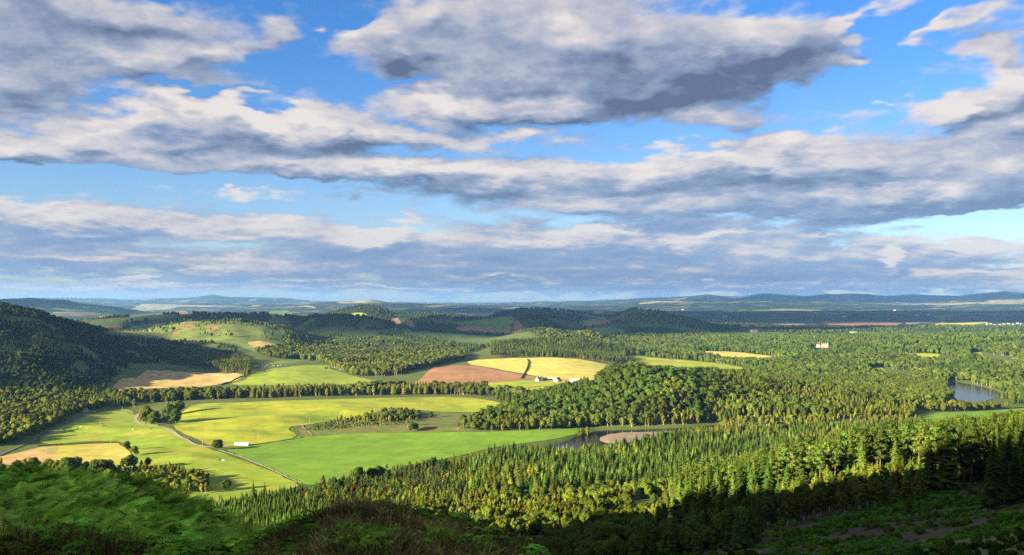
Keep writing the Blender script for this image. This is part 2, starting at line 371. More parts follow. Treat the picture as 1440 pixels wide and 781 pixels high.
cover = [(575,70,140,70,0,.9),(240,150,160,14,0,.4),(820,150,240,30,0,.6),(50,50,210,110,0,1.2),(180,100,150,50,0,1.1),(290,80,100,48,8,1.1),(0,120,100,46),(150,10,210,46,0,.9),(345,25,46,56,30,.7),(420,38,26,14,0,.5),
 (800,60,340,110,0,1.2),(1000,80,220,110,0,1.3),(720,110,160,50,0,.7),(560,40,120,50,0,1),(1080,60,140,80,0,1),(640,10,170,56),(600,80,130,40,0,.9),(900,120,230,40,0,1),(1190,96,60,16,0,1.1),(1202,60,40,12,0,1.2),(1215,18,130,20,18,.7),(1000,165,80,24,0,1),(1085,200,60,14,0,.8),
 (70,188,180,34,0,1.1),(230,180,130,30),(340,172,150,50,0,1.2),(470,178,150,44,0,1.2),(585,192,150,24,-5,1.1),(640,152,150,30,0,1),(760,156,160,30,0,1),(850,165,90,26,0,.9),(150,212,260,22,0,1),(400,228,200,28,0,1.1),(10,205,100,26,0,1),
 (750,196,110,22,0,.9),(540,240,280,30,0,1),(700,252,260,38,0,1.1),(340,272,80,14,0,.7),(520,272,90,10,0,.5),
 (900,240,260,44,0,1),(1050,236,240,46,0,1),(1220,232,260,54,0,1.2),(1400,236,180,66,0,1.2),(1000,285,400,34,0,1),(1250,285,340,40,0,1.1),(820,288,200,24,0,.9),(1330,270,200,40,0,1),
 (1350,142,110,28,14,1.1),(1420,100,90,50,20,1.1),(1430,170,110,40,0,1),(1400,28,90,16,15,.6),(1340,40,80,14,20,.7),(1250,155,20,8,0,.4),(1440,50,60,30,10,.7),
 (80,300,260,26,0,1),(250,322,300,26,0,1),(50,348,200,34,0,1),(480,336,200,36,0,1),(560,322,70,30,20,.7),(700,345,300,40,0,1),(930,340,340,40,0,1),(1120,358,340,34,0,1),(300,372,520,28,0,.9),(800,378,600,30,0,.9),(1180,382,420,24,0,.9),(1400,390,240,18,0,.8),(1248,361,16,11,0,1.5),
 (200,402,500,18,0,.7),(700,404,700,16,0,.7),(1200,406,600,14,0,.7),(1380,350,100,16,0,.6)]
gaps = [(410,100,70,50,0,.9),(480,20,60,40,0,.8),(300,140,300,12,0,.5),(270,252,330,20,0,.9),(80,240,200,22,0,.7),(1340,316,150,12,0,1),(1430,310,90,14,0,.8),(1180,140,110,40,0,.8),(1270,70,70,60,0,.5),(960,198,100,10,0,.5),(620,122,90,12,0,.4),(560,298,170,7,0,.6)]
def coverage(uv): return T.math('SUBTRACT', T.math('ADD', blobs(cover, uv, 1.16, 1.18), .06), blobs(gaps, uv))
cov = coverage(UV)
UVS = T.vmath('ADD', UV, (-.008, .017, 0))
covs = coverage(UVS)
side = T.step(T.math('ABSOLUTE', az), .56, .75); over = T.step(el, .36, .55)
rest = T.math('MULTIPLY', T.step(T.noise(PL, .8, 3, .55, dim='2D'), .42, .62), T.math('MAXIMUM', side, over))
cov = T.math('ADD', cov, rest)
# billows: rounded cells broken up by fine noise
def billow(v):
    vo = T.node('ShaderNodeTexVoronoi', feature='F1', voronoi_dimensions='2D'); vo.inputs['Scale'].default_value = 7.; vo.inputs['Detail'].default_value = 2; vo.inputs['Roughness'].default_value = .5
    vo.normalize = True
    w2 = T.scale(T.vmath('SUBTRACT', T.noise(v, 9., 3, .6, out='Color', dim='2D'), (.5, .5, .5)), .16)
    T.put(vo.inputs['Vector'], T.vmath('ADD', v, w2)); return T.math('SUBTRACT', .5, vo.outputs['Distance'])
SH = (-.035, .045, 0)
n1 = T.noise(PL, 3.5, 9, .60, dim='2D'); n2 = T.noise(T.vmath('ADD', PL, (3.1, 7.7, 0)), 1.6, 4, .55, dim='2D'); bl = billow(PL)
PS = T.vmath('ADD', PL, SH); n1b = T.noise(PS, 3.4, 5, .60, dim='2D'); blb = billow(PS)
def total(c, a, b): return T.math('ADD', c, T.math('ADD', T.math('MULTIPLY', T.math('SUBTRACT', a, .5), 1.0), T.math('MULTIPLY', b, .55)))
d0 = total(cov, n1, bl); dens = T.math('ADD', d0, T.math('MULTIPLY', T.math('SUBTRACT', n2, .5), .4))
mask = T.step(dens, .18, .66)
macro = T.math('SUBTRACT', cov, T.math('ADD', covs, rest))
fine_ = T.math('ADD', T.math('SUBTRACT', n1, n1b), T.math('MULTIPLY', T.math('SUBTRACT', bl, blb), .45))
dark = [(980,95,300,66,-8,.85),(1080,60,170,60,0,.5),(860,118,280,40,0,.65),(700,60,120,40,0,.3),(60,30,200,70,0,.5),(180,60,160,34,0,.4),(20,110,140,30,0,.4),(200,5,160,30,0,.7),
 (1195,62,50,14,0,1),(1190,100,60,16,0,.7),(380,222,180,14,0,.5),(100,212,200,12,0,.4),(620,248,200,14,0,.3),(590,270,160,10,0,.4),
 (980,250,300,22,0,.4),(1180,262,340,26,0,.5),(1300,292,360,24,0,.7),(1080,300,360,20,0,.6),
 (130,325,240,16,0,.5),(30,350,110,26,0,.8),(620,352,200,24,0,.6),(760,355,260,28,0,.7),(960,356,280,28,0,.8),(1150,350,300,30,0,.8),(1290,372,200,14,0,.5),(620,385,500,12,0,.5),(1080,390,420,12,0,.7)]
lite = [(800,45,120,36,0,.9),(620,55,110,40,0,.5),(290,82,90,30,0,.4),(90,178,140,16,0,.4),(360,160,160,24,0,.6),(480,182,160,16,0,.5),(640,142,140,14,0,.3),(510,344,60,14,0,1.3),(580,312,50,14,0,.9),(1360,140,100,18,0,.4),(1410,95,80,20,0,.4),
 (870,272,240,9,0,.7),(930,212,320,10,0,.4),(1240,262,160,6,0,.6),(840,326,90,12,0,.9),(1000,330,130,8,0,.9),(1248,361,24,14,0,1.8),(1160,300,80,4,0,.5),(250,345,200,7,0,.8),(220,397,200,6,0,.8),(1340,384,160,7,0,.8),(900,394,200,6,0,.7),(1180,330,120,6,0,.8),(60,283,100,7,0,.8),(420,392,120,5,0,.9),(700,392,160,5,0,.9),(1100,402,200,5,0,.9),(560,404,200,4,0,.8),(120,362,120,5,0,.7),(640,360,60,6,0,.6),(1350,352,90,6,0,.8),(880,362,90,5,0,.6),(1420,372,80,6,0,.9)]
dk = blobs(dark, UV); dk = T.math('DIVIDE', dk, T.math('MULTIPLY_ADD', dk, .55, 1.0))
lt = blobs([b[:5]+(b[5]*(1.5 if b[1] > 320 else 1),) for b in lite], UV)
s = T.math('SUBTRACT', T.math('MULTIPLY', dk, .56), T.math('MULTIPLY', lt, .8))
s = T.math('SUBTRACT', s, T.math('MULTIPLY', macro, 1.15))
s = T.math('SUBTRACT', s, T.math('MULTIPLY', fine_, 1.7))
s = T.math('ADD', s, T.math('MULTIPLY', T.math('SUBTRACT', n2, .5), 1.1))
s = T.math('ADD', s, T.math('MULTIPLY', T.step(dens, .4, 1.5), .34))
s = T.math('ADD', T.math('MULTIPLY', s, .56), .43)
ccol = T.ramp(s, [(0.0, (1.0, .92, .85)), (.22, (.80, .75, .76)), (.45, (.54, .56, .67)), (.7, (.30, .37, .53)), (.9, (.20, .25, .38)), (1.0, (.14, .18, .30))])
lowf = T.step(el, .02, .19)
ccol = T.mix(T.math('MULTIPLY', T.math('SUBTRACT', 1., lowf), T.step(s, .15, .7, .15, .75)), ccol, (.30, .46, .74))
CLOUD_K = 4.0
cc = T.scale(ccol, CLOUD_K)
skym = T.mix(T.step(el, .02, .34), (.64, .72, .92), (.28, .60, 1.02))
skyc = T.mix(1., sky.outputs[0], skym, 'MULTIPLY')
fin = T.mix(T.math('MULTIPLY', mask, .96), skyc, cc)
bg = T.node('ShaderNodeBackground'); T.put(bg.inputs[0], fin); bg.inputs[1].default_value = .05
wo = T.node('ShaderNodeOutputWorld'); T.l.new(bg.outputs[0], wo.inputs[0])
w.cycles.sampling_method = 'MANUAL'; w.cycles.sample_map_resolution = 256
cy = SC.cycles
cy.use_denoising = False; cy.denoiser = 'OPENIMAGEDENOISE'; cy.max_bounces = 4; cy.diffuse_bounces = 2; cy.glossy_bounces = 2; cy.transmission_bounces = 2
cy.transparent_max_bounces = 4; cy.volume_bounces = 0; cy.use_adaptive_sampling = True; cy.adaptive_threshold = .004
cy.sample_clamp_indirect = 4; cy.caustics_reflective = False; cy.caustics_refractive = False
# ------------------------------------------------------------------ terrain mesh
V = np.stack([XG, YG, ZG], -1).reshape(-1, 3)
ii, jj = np.meshgrid(np.arange(NA), np.arange(NR-1), indexing='ij'); i2 = (ii+1) % NA
Q = np.stack([ii*NR+jj, i2*NR+jj, i2*NR+jj+1, ii*NR+jj+1], -1).reshape(-1, 4)
V = np.vstack([V, [[0, 0, 178.2]]]); c = len(V)-1
tri = np.stack([np.full(NA, c), ((np.arange(NA)+1) % NA)*NR, np.arange(NA)*NR, np.arange(NA)*NR], -1)
def terr(t, bs):
    p = pos(t)
    f = t.noise(p, .004, 5, .6); g = t.noise(p, .03, 5, .65); h = t.noise(p, .5, 4, .7)
    rough = t.mix(t.step(g, .35, .65), (.075, .120, .016), (.14, .18, .028))
    rough = t.mix(t.step(f, .52, .66), rough, (.17, .14, .05))
    rough = t.mix(t.step(h, .3, .7), rough, (.09, .11, .025))
    # steep ground shows rock
    nz = t.node('ShaderNodeSeparateXYZ'); t.put(nz.inputs[0], t.node('ShaderNodeNewGeometry').outputs['Normal'])
    rk = t.math('MULTIPLY', t.step(nz.outputs[2], .76, .62), t.step(g, .45, .6))
    rough = t.mix(rk, rough, (.16, .15, .14))
    # far farmland: a patchwork of fields and woods
    sp = t.vmath('MULTIPLY', p, (1/420, 1/520, 0))
    wp = t.vmath('ADD', sp, t.scale(t.noise(p, .0008, 2, out='Color'), 1.6))
    vo = t.node('ShaderNodeTexVoronoi', feature='F1', distance='CHEBYCHEV'); t.put(vo.inputs['Vector'], wp); vo.inputs['Scale'].default_value = 1
    vo.inputs['Randomness'].default_value = .8
    sc = t.node('ShaderNodeSeparateColor'); t.put(sc.inputs[0], vo.outputs['Color'])
    fld = t.ramp(sc.outputs[0], [(0, (.025, .042, .015)), (.28, (.045, .085, .02)), (.46, (.08, .12, .025)), (.60, (.15, .13, .05)), (.68, (.035, .06, .015)), (.87, (.30, .25, .11)), (.93, (.14, .09, .05))], 'CONSTANT')
    wd = t.step(t.noise(t.vmath('MULTIPLY', p, (1, 1.6, 0)), .00085, 5, .6), .50, .53)
    fld = t.mix(wd, fld, (.018, .030, .012))
    sy = t.node('ShaderNodeSeparateXYZ'); t.put(sy.inputs[0], p)
    far = t.step(sy.outputs[1], 4200, 6500)
    return t.mix(far, rough, fld)
tm = mat('rough ground', terr, .95)
me = mesh_from('terrain', V, np.vstack([Q, tri[:, :4]]), [tm], True) if False else None
Vq = V; bmQ = [Q]
me = bpy.data.meshes.new('terrain')
nq, nt = len(Q), NA
me.vertices.add(len(V)); me.vertices.foreach_set('co', V.astype(np.float32).ravel())
lv = np.concatenate([Q.ravel(), tri[:, :3].ravel()]).astype(np.int32)
me.loops.add(len(lv)); me.loops.foreach_set('vertex_index', lv)
me.polygons.add(nq+nt); me.polygons.foreach_set('loop_start', np.concatenate([np.arange(nq)*4, nq*4+np.arange(nt)*3]).astype(np.int32))
me.update(calc_edges=True); me.polygons.foreach_set('use_smooth', np.ones(nq+nt, bool)); me.materials.append(tm)
terrain = obj('terrain', me); tag(terrain, kind='structure')
me.flip_normals() if me.polygons[0].normal.z < 0 else None

# ------------------------------------------------------------------ haze: the air over the valley
mh = bpy.data.materials.new('air'); mh.use_nodes = True; mh.node_tree.nodes.clear(); t = NT(mh.node_tree)
pv = t.node('ShaderNodeVolumePrincipled'); pv.inputs['Color'].default_value = (.22, .50, 1.0, 1); pv.inputs['Density'].default_value = 2.1e-5
pv.inputs['Anisotropy'].default_value = 0.0
om = t.node('ShaderNodeOutputMaterial'); t.l.new(pv.outputs[0], om.inputs['Volume'])
b = MB(); zt = float(ZG.max())+30; zb = float(ZG.min())-1
b.box((0, 0, (zt+zb)/2), (96000, 96000, zt-zb)); hz = b.build('haze', mh); tag(hz, 'thin blue summer haze over the whole valley', 'haze', kind='stuff')

# ------------------------------------------------------------------ unseen high clouds added towards the sun to shade the middle hills and plain
def cloudm(t, bs): bs.inputs['Roughness'].default_value = 1; return (.9, .9, .92)
CM = mat('shade cloud', cloudm, 1.); LS = 6000/math.tan(R(SUN_EL))
def cloud(px, Y, rx, ry, n, seed, label, alt=6000):
    rg = np.random.default_rng(seed); X = (px-720)/F*Y; q_ = LS*alt/6000/math.hypot(SD.x, SD.y); cx, cy_ = X+SD.x*q_, Y+SD.y*q_
    VV, FF, nn = [], [], 0
    for k in range(n):
        bm = bmesh.new(); bmesh.ops.create_icosphere(bm, subdivisions=3, radius=1)
        v_ = np.array([q.co for q in bm.verts]); f_ = np.array([[q.index for q in f.verts] for f in bm.faces]); bm.free()
        a, q = rg.uniform(0, 6.28), rg.uniform(0, .8)**.6 if k else 0; r_ = rg.uniform(.28, .5)
        v_ = v_*(1+.35*(fbm(v_[:, 0]*2.1+k*9, v_[:, 1]*2.1+v_[:, 2]*2, 4, seed)-.5))[:, None]
        v_ = v_*np.array([rx*r_, ry*r_, 150*rg.uniform(.7, 1.4)])+np.array([rx*q*math.cos(a)*.75, ry*q*math.sin(a)*.75, rg.uniform(-60, 60)])
        VV.append(v_); FF.append(f_+nn); nn += len(v_)
    o = obj('cloud', mesh_from('cloud', np.vstack(VV), np.vstack(FF), [CM], True), None, (cx, cy_, alt)); tag(o, label, 'cloud')
SHADE_CLOUDS = [(560, 4700, 1700, 900, 12, 1, 'cloud that shades the middle hills'), (950, 5200, 1500, 1000, 12, 2, 'cloud that shades the domed wooded hill'),
 (1000, 8800, 5200, 2300, 20, 3, 'broad cloud that shades the near part of the plain'), (1400, 11000, 5600, 3200, 22, 4, 'broad cloud that shades the right part of the plain'),
 (1000, 14500, 5200, 2300, 18, 5, 'cloud that shades the middle of the plain'), (80, 11500, 2600, 1300, 10, 6, 'cloud that shades the blue hill at the left'),
 (1300, 27000, 9000, 3500, 16, 7, 'far cloud that shades the distant hills', 12000), (740, 7900, 2200, 1100, 10, 8, 'cloud that shades the far ridge'), (1500, 15000, 3500, 1100, 10, 9, 'cloud that shades the far plain')]
for c_ in SHADE_CLOUDS: cloud(*c_)
# ------------------------------------------------------------------ fields, tracks and water
from mathutils.geometry import delaunay_2d_cdt
def W(px, py): return hit(px, py)
def PY(px, Y): return ((px-720)/F*Y, Y)
def smooth_poly(P, n=2):
    for _ in range(n):
        Q_ = []
        for k in range(len(P)):
            a = P[k]; b_ = P[(k+1) % len(P)]
            Q_ += [(a[0]*.82+b_[0]*.18, a[1]*.82+b_[1]*.18), (a[0]*.18+b_[0]*.82, a[1]*.18+b_[1]*.82)]
        P = Q_
    return P
def drape(name, P, m, off=.35, sp=12., kind='structure', z=None, label=None, cat=None, wob=0.):
    B = []
    for k in range(len(P)):
        a = P[k]; b_ = P[(k+1) % len(P)]; L = math.hypot(b_[0]-a[0], b_[1]-a[1]); n = max(1, int(L/sp))
        for i in range(n):
            t_ = i/n; x, y = a[0]+(b_[0]-a[0])*t_, a[1]+(b_[1]-a[1])*t_
            if wob: x += (fbm(x/25, y/25, 2, 61)-.5)*wob; y += (fbm(x/25, y/25, 2, 62)-.5)*wob*1.6
            B.append((float(x), float(y)))
    xs = [p[0] for p in B]; ys = [p[1] for p in B]
    gx_, gy_ = np.meshgrid(np.arange(min(xs), max(xs), sp), np.arange(min(ys), max(ys), sp)); gx_ = gx_.ravel()+.37*sp; gy_ = gy_.ravel()+.31*sp
    k_ = inpoly(gx_, gy_, B); gx_, gy_ = gx_[k_], gy_[k_]
    if len(gx_):
        k_ = segdist(gx_, gy_, B) > sp*.4; gx_, gy_ = gx_[k_], gy_[k_]
    pts = [Vector(p) for p in B]+[Vector((float(a), float(b_))) for a, b_ in zip(gx_, gy_)]
    vo, ed, fa, *_ = delaunay_2d_cdt(pts, [], [list(range(len(B)))], 1, 1e-4)
    vx = np.array([v.x for v in vo]); vy = np.array([v.y for v in vo])
    vz = np.full(len(vx), z) if z is not None else zat(vx, vy)+off
    o = obj(name, mesh_from(name, np.stack([vx, vy, vz], -1), [tuple(f) for f in fa], [m], True))
    if o.data.polygons and o.data.polygons[0].normal.z < 0: o.data.flip_normals()
    return tag(o, label, cat, kind=kind)
G_bright = grass_mat('lush grass', (.15, .27, .020), (.19, .33, .025), None, .004, .03, .5, rows=(R(-12), 14, .07))
G_yel = grass_mat('grazed grass', (.29, .34, .025), (.40, .40, .032), (.17, .27, .02), .006, .04, .5, rows=(R(20), 16, .06))
G_past = grass_mat('pasture grass', (.21, .31, .022), (.29, .36, .030), (.38, .34, .045), .010, .05, .7)
G_mid = grass_mat('meadow grass', (.12, .20, .03), (.19, .26, .04), None, .006, .04, .4)
G_dull = grass_mat('hill pasture grass', (.07, .12, .025), (.12, .15, .035), None, .006, .04, .3)
G_tan = grass_mat('cut hay stubble', (.50, .34, .12), (.58, .38, .15), (.36, .33, .07), .008, .05, .6)
G_wheat = grass_mat('ripening barley', (.56, .47, .085), (.64, .53, .12), None, .006, .03, .5, rows=(R(8), 26, .15))
G_brown = grass_mat('ploughed soil', (.33, .17, .075), (.40, .21, .10), None, .01, .05, .5, rows=(R(80), 9, .12))
G_pale = grass_mat('pale stubble', (.30, .27, .15), (.40, .34, .19), None, .004, .02, .2)
G_scrub = grass_mat('rough bank', (.15, .14, .04), (.10, .15, .03), (.22, .15, .055), .03, .09, .6)
G_mown = grass_mat('mown yellow grass', (.42, .40, .05), (.50, .42, .08), (.52, .36, .12), .012, .05, .6)
G_heath = grass_mat('sunlit heath', (.10, .16, .03), (.20, .25, .04), (.26, .16, .07), .012, .03, .25)
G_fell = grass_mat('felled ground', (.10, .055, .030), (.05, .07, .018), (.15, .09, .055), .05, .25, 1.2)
FIELDS = []
def field(name, px, m, sm=1, off=.35, sp=12., world=False, wob=5., y0=300.):
    P = px if world else [hit(p[0], p[1], y0) for p in px]
    P = smooth_poly(P, sm); FIELDS.append(P); return drape(name, P, m, off, sp, wob=wob)
f1 = [(408,616),(470,612),(560,608.5),(640,609),(720,607),(800,604),(822,603),(814,611),(788,617),(735,624),(690,631),(640,643),(560,658),(500,671),(440,683),(427,681),(370,655),(314,632),(330,629),(360,627)]
field('lush_field', f1, G_bright, 1, .45)
field('grazed_field', [(243,603),(255,586),(266,572),(290,567.5),(330,566.5),(450,562.5),(560,559.5),(640,558),(690,563),(735,573),(715,577.5),(640,580),(590,577),(548,577),(505,586),(470,592),(432,598),(405,601),(420,616),(345,627),(305,630),(288,624),(262,611)], G_yel)
field('pasture_field', [(52,621),(70,610),(95,596),(125,583.5),(152,577.5),(184,576),(196,590),(222,598.5),(246,606),(270,622),(300,633),(372,659),(426,682),(402,690),(340,702),(250,712),(150,700),(120,670),(185,655),(190,640),(170,621),(130,621),(70,626)], G_past)
field('hay_field', [(-60,668),(0,643),(60,629),(84,627.4),(78,640),(84,655),(70,680),(0,690)], G_tan, 0, .42)
field('mown_field', [(84,627.4),(130,624.8),(164,624),(176,630),(186,640),(182,654),(120,672),(70,680),(84,655),(78,640)], G_mown, 0, .42)
field('stubble_field', [(148,553),(162,541),(190,531),(222,521.5),(236,521),(300,525),(340,526),(342,531),(312,541),(262,546),(200,547)], G_tan)
field('sloping_green_field', [(318,541.5),(345,535),(352,528),(372,521),(400,516.5),(440,513.5),(462,513.5),(466,520),(500,530),(535,537),(500,541),(400,543)], G_past)
field('small_green_field', [(372,512),(400,506),(420,505),(425,509),(400,513)], G_mid)
field('ploughed_field', [(580,541),(592,532),(612,517),(640,514.5),(662,514.5),(700,521),(745,529),(765,532),(720,535.5),(690,540),(655,542.5),(620,542)], G_brown, 1, .5)
field('barley_field', [(655,511.5),(662,507),(700,505),(775,503),(810,505),(862,514),(858,520),(842,530),(832,536),(800,535),(765,531),(700,519.5)], G_wheat, 1, .45)
field('yellow_green_field', [(668,541),(700,538),(725,535.5),(765,533.5),(800,536.5),(832,538),(832,546),(785,547),(755,553),(720,551),(690,547)], G_yel, 1, .55)
field('roadside_field', [(880,499),(910,502),(990,509),(1055,519),(1000,521),(930,516.5),(885,511)], G_yel)
field('far_barley_field', [(965,494.5),(1030,494.5),(1092,502),(1060,504),(1000,501)], G_wheat)
field('woodland_clearing', [(1262,499),(1290,497),(1322,498),(1318,503),(1275,503)], G_yel)
field('woodland_clearing', [(1365,496),(1380,495),(1385,505),(1370,508)], G_yel)
field('woodland_clearing', [(1222,519),(1240,516),(1246,523),(1228,526)], G_yel)
field('riverside_field', [(1286,585),(1320,581),(1380,578.5),(1440,574),(1560,566),(1600,590),(1440,596),(1340,600),(1310,594)], G_bright)
field('scrub_bank', [(420,601),(470,593),(505,587),(548,578),(590,578),(640,581),(716,579),(760,590),(822,600),(800,603),(640,608),(470,611.5),(424,615)], G_scrub, 1, .3)
field('heath_hill', [(140,468),(180,460),(220,456),(260,452.5),(330,453),(370,457),(395,468),(402,486),(372,496),(320,484),(250,478),(180,475)], G_heath, 1, .6, 18., y0=2500.)
field('moor_patch', [(344,482),(372,480),(398,488),(372,494)], G_tan, 1, 1.0, 14., y0=2500.)
field('bracken_patch', [(250,459),(272,457),(276,462),(256,463)], G_brown, 1, 1.0, 14., y0=2500.)
field('bracken_patch', [(290,461),(306,460),(310,465),(294,466)], G_brown, 1, 1.0, 14., y0=2500.)
# the fields on the low hills behind
for nm, P_, m in [
 ('hill_field', [(632,452),(690,449),(722,445),(728,453),(690,459),(640,458)], G_mid), ('hill_field', [(608,452),(630,450),(636,458),(612,458)], G_dull),
 ('ploughed_hill_field', [(640,459),(700,460),(735,456),(745,467),(700,471),(645,468)], G_brown), ('hill_field', [(600,468),(690,472),(745,470),(760,478),(700,488),(640,484)], G_dull),
 ('hill_field', [(812,452),(850,447),(856,451),(815,456)], G_mid), ('ploughed_hill_field', [(818,456),(855,450),(858,455),(825,460)], G_brown), ('hill_field', [(830,461),(870,462),(884,468),(850,472),(832,470)], G_mid),
 ('hill_field', [(374,438),(412,436),(404,448),(374,447)], G_mid), ('hill_field', [(376,448),(405,449),(410,462),(380,461)], G_dull),
 ('ploughed_hill_field', [(548,448),(562,447),(584,459),(580,463),(555,460)], G_brown), ('hill_field', [(566,464),(600,463),(626,471),(600,476),(572,472)], G_dull),
 ('sunlit_hill_field', [(494,440.5),(514,440.5),(516,445),(496,445)], G_yel), ('hill_field', [(700,486),(770,482),(775,490),(715,495)], G_dull),
  
 ('moor_patch', [(140,460),(170,457),(175,462),(150,466)], G_brown), ('ploughed_hill_field', [(232,438),(262,437),(275,444),(250,447)], G_brown), ('hill_field', [(170,445),(240,440),(235,450),(180,453)], G_dull)]:
    field(nm, P_, m, 1, .6, 22., y0=3150.)
# the wide plain: strips of pale and brown fields
for nm, P_, m in [
 ('brown_plain_field', [(1156,453),(1200,452.5),(1272,454),(1260,457.5),(1200,458.5),(1165,457)], G_brown), ('pale_plain_field', [(1272,453.5),(1330,452),(1328,454),(1275,456.5)], G_pale),
 ('pale_plain_field', [(1040,455),(1110,454),(1150,456),(1120,457.5),(1045,457)], G_pale), ('pale_plain_field', [(1040,459),(1110,458.8),(1112,460.2),(1045,461)], G_pale),
 ('green_plain_field', [(1120,461),(1180,460),(1196,465),(1190,470),(1130,470)], G_dull), ('yellow_plain_field', [(1306,456.5),(1340,454.6),(1388,453.2),(1390,455),(1330,458)], G_wheat),
 ('pale_plain_field', [(950,436),(1010,436.5),(1000,438),(955,437.6)], G_pale), ('green_plain_field', [(1010,437),(1090,435),(1160,436.5),(1080,438.5),(1020,439)], G_yel),
 ('pale_plain_field', [(1220,427.6),(1330,427),(1440,427.2),(1440,428.4),(1300,428.6)], G_pale), ('pale_plain_field', [(1385,424),(1440,421),(1500,420),(1500,426),(1400,426.6)], G_pale),
 ('pale_plain_field', [(110,427),(200,427.5),(300,430),(340,431.5),(250,431.4),(130,429.5)], G_pale), ('pale_plain_field', [(330,430.5),(440,431),(445,434),(345,433.5)], G_pale),
 ('green_plain_field', [(70,434),(110,430),(160,434),(170,440),(100,438)], G_mid), ('pale_plain_field', [(470,424.5),(530,423.5),(540,426.5),(480,427)], G_pale), ('pale_plain_field', [(590,429.5),(680,430.5),(700,431.8),(610,431.6)], G_pale),
 ('pale_plain_field', [(835,438),(850,437.6),(850,440.5),(838,440.5)], G_yel), ('green_plain_field', [(1310,444),(1350,443),(1352,445),(1315,446.5)], G_mid), ('pale_plain_field', [(880,426.5),(960,424.5),(985,425.5),(900,428)], G_pale)]:
    field(nm, P_, m, 0, 1.2, 60., wob=0, y0=5700.)
# water
def waterm(t, bs):
    bs.inputs['Roughness'].default_value = .16; bs.inputs['Specular IOR Level'].default_value = .34; bs.inputs['IOR'].default_value = 1.33
    bp = t.node('ShaderNodeBump'); bp.inputs['Strength'].default_value = .12; bp.inputs['Distance'].default_value = .3
    t.put(bp.inputs['Height'], t.noise(pos(t), .6, 3)); t.put(bs.inputs['Normal'], bp.outputs[0])
    return (.012, .016, .02)
WM = mat('peaty water', waterm, .06)
drape('river', smooth_poly(river, 1), WM, z=WATER_Z, sp=14.)
drape('lake', smooth_poly(loch, 1), WM, z=WATER_Z, sp=14.)
drape('distant_river', [W(*p) for p in [(1180,462.5),(1196,461),(1198,464),(1190,465.5)]], WM, off=2., sp=60.)
def shinglem(t, bs):
    p = pos(t); return t.mix(t.noise(p, .08, 4, .6), (.15, .11, .07), (.42, .33, .23))
SHM = mat('river shingle', shinglem)
shb = smooth_poly([flat(*p) for p in [(843,613.5),(856,609.5),(875,607),(905,606.3),(940,605),(958,605.5),(940,611),(905,617),(880,622),(858,623),(842,619)]], 2)
o = drape('shingle_bank', shb, SHM, z=WATER_Z, sp=7.)
for v in o.data.vertices:
    d_ = float(segdist(v.co.x, v.co.y, shb)); v.co.z = WATER_Z-.3+min(d_, 9)*.16+float(fbm(v.co.x/6, v.co.y/6, 2, 8))*.3
# tracks and lanes
def ribbon(name, P, wd, m, off=.6):
    L = []
    for k in range(len(P)-1):
        n = max(1, int(math.hypot(P[k+1][0]-P[k][0], P[k+1][1]-P[k][1])/6))
        L += [(P[k][0]+(P[k+1][0]-P[k][0])*i/n, P[k][1]+(P[k+1][1]-P[k][1])*i/n) for i in range(n)]
    L.append(P[-1])
    for _ in range(3): L = [L[0]]+[((L[i-1][0]+L[i][0]+L[i+1][0])/3, (L[i-1][1]+L[i][1]+L[i+1][1])/3) for i in range(1, len(L)-1)]+[L[-1]]
    V_ = []; 
    for i, p in enumerate(L):
        a = L[max(0, i-1)]; b_ = L[min(len(L)-1, i+1)]; dx, dy = b_[0]-a[0], b_[1]-a[1]; d_ = math.hypot(dx, dy)+1e-9; nx, ny = -dy/d_, dx/d_
        for s_ in (-1, -.33, .33, 1):
            x, y = p[0]+nx*wd/2*s_, p[1]+ny*wd/2*s_; V_.append((x, y, float(zat(x, y))+off))
    Fc = [(i*4+k, (i+1)*4+k, (i+1)*4+k+1, i*4+k+1) for i in range(len(L)-1) for k in range(3)]
    o = obj(name, mesh_from(name, V_, Fc, [m], True)); tag(o, kind='structure')
    if o.data.polygons[0].normal.z < 0: o.data.flip_normals()
    return L
TRM = plain('stony track', (.42, .33, .23), .95, .3, .15); RDM = plain('worn tarmac', (.15, .14, .125), .9, .2, .1)
LINES = []
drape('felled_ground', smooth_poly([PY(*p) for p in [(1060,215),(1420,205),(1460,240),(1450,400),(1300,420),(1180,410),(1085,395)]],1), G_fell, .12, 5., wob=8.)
LINES.append(ribbon('farm_track', [W(*p) for p in [(194,583),(190,590),(197,597),(214,599),(232,602.5),(247,610),(258,617),(268,624),(288,629),(306,630.5),(330,626)]], 4.2, TRM))
LINES.append(ribbon('lane', [W(*p) for p in [(-40,660),(0,640),(30,627),(58,617),(72,607),(95,597),(125,583),(140,579),(160,578),(176,579),(192,584)]], 4.4, RDM))
LINES.append(ribbon('farm_track', [W(*p) for p in [(745,537),(765,534.5),(800,538.5),(834,541)]], 6, TRM, .9))
LINES.append(ribbon('farm_track', [W(*p) for p in [(350,524),(380,521),(405,517.5)]], 6, TRM, .9))
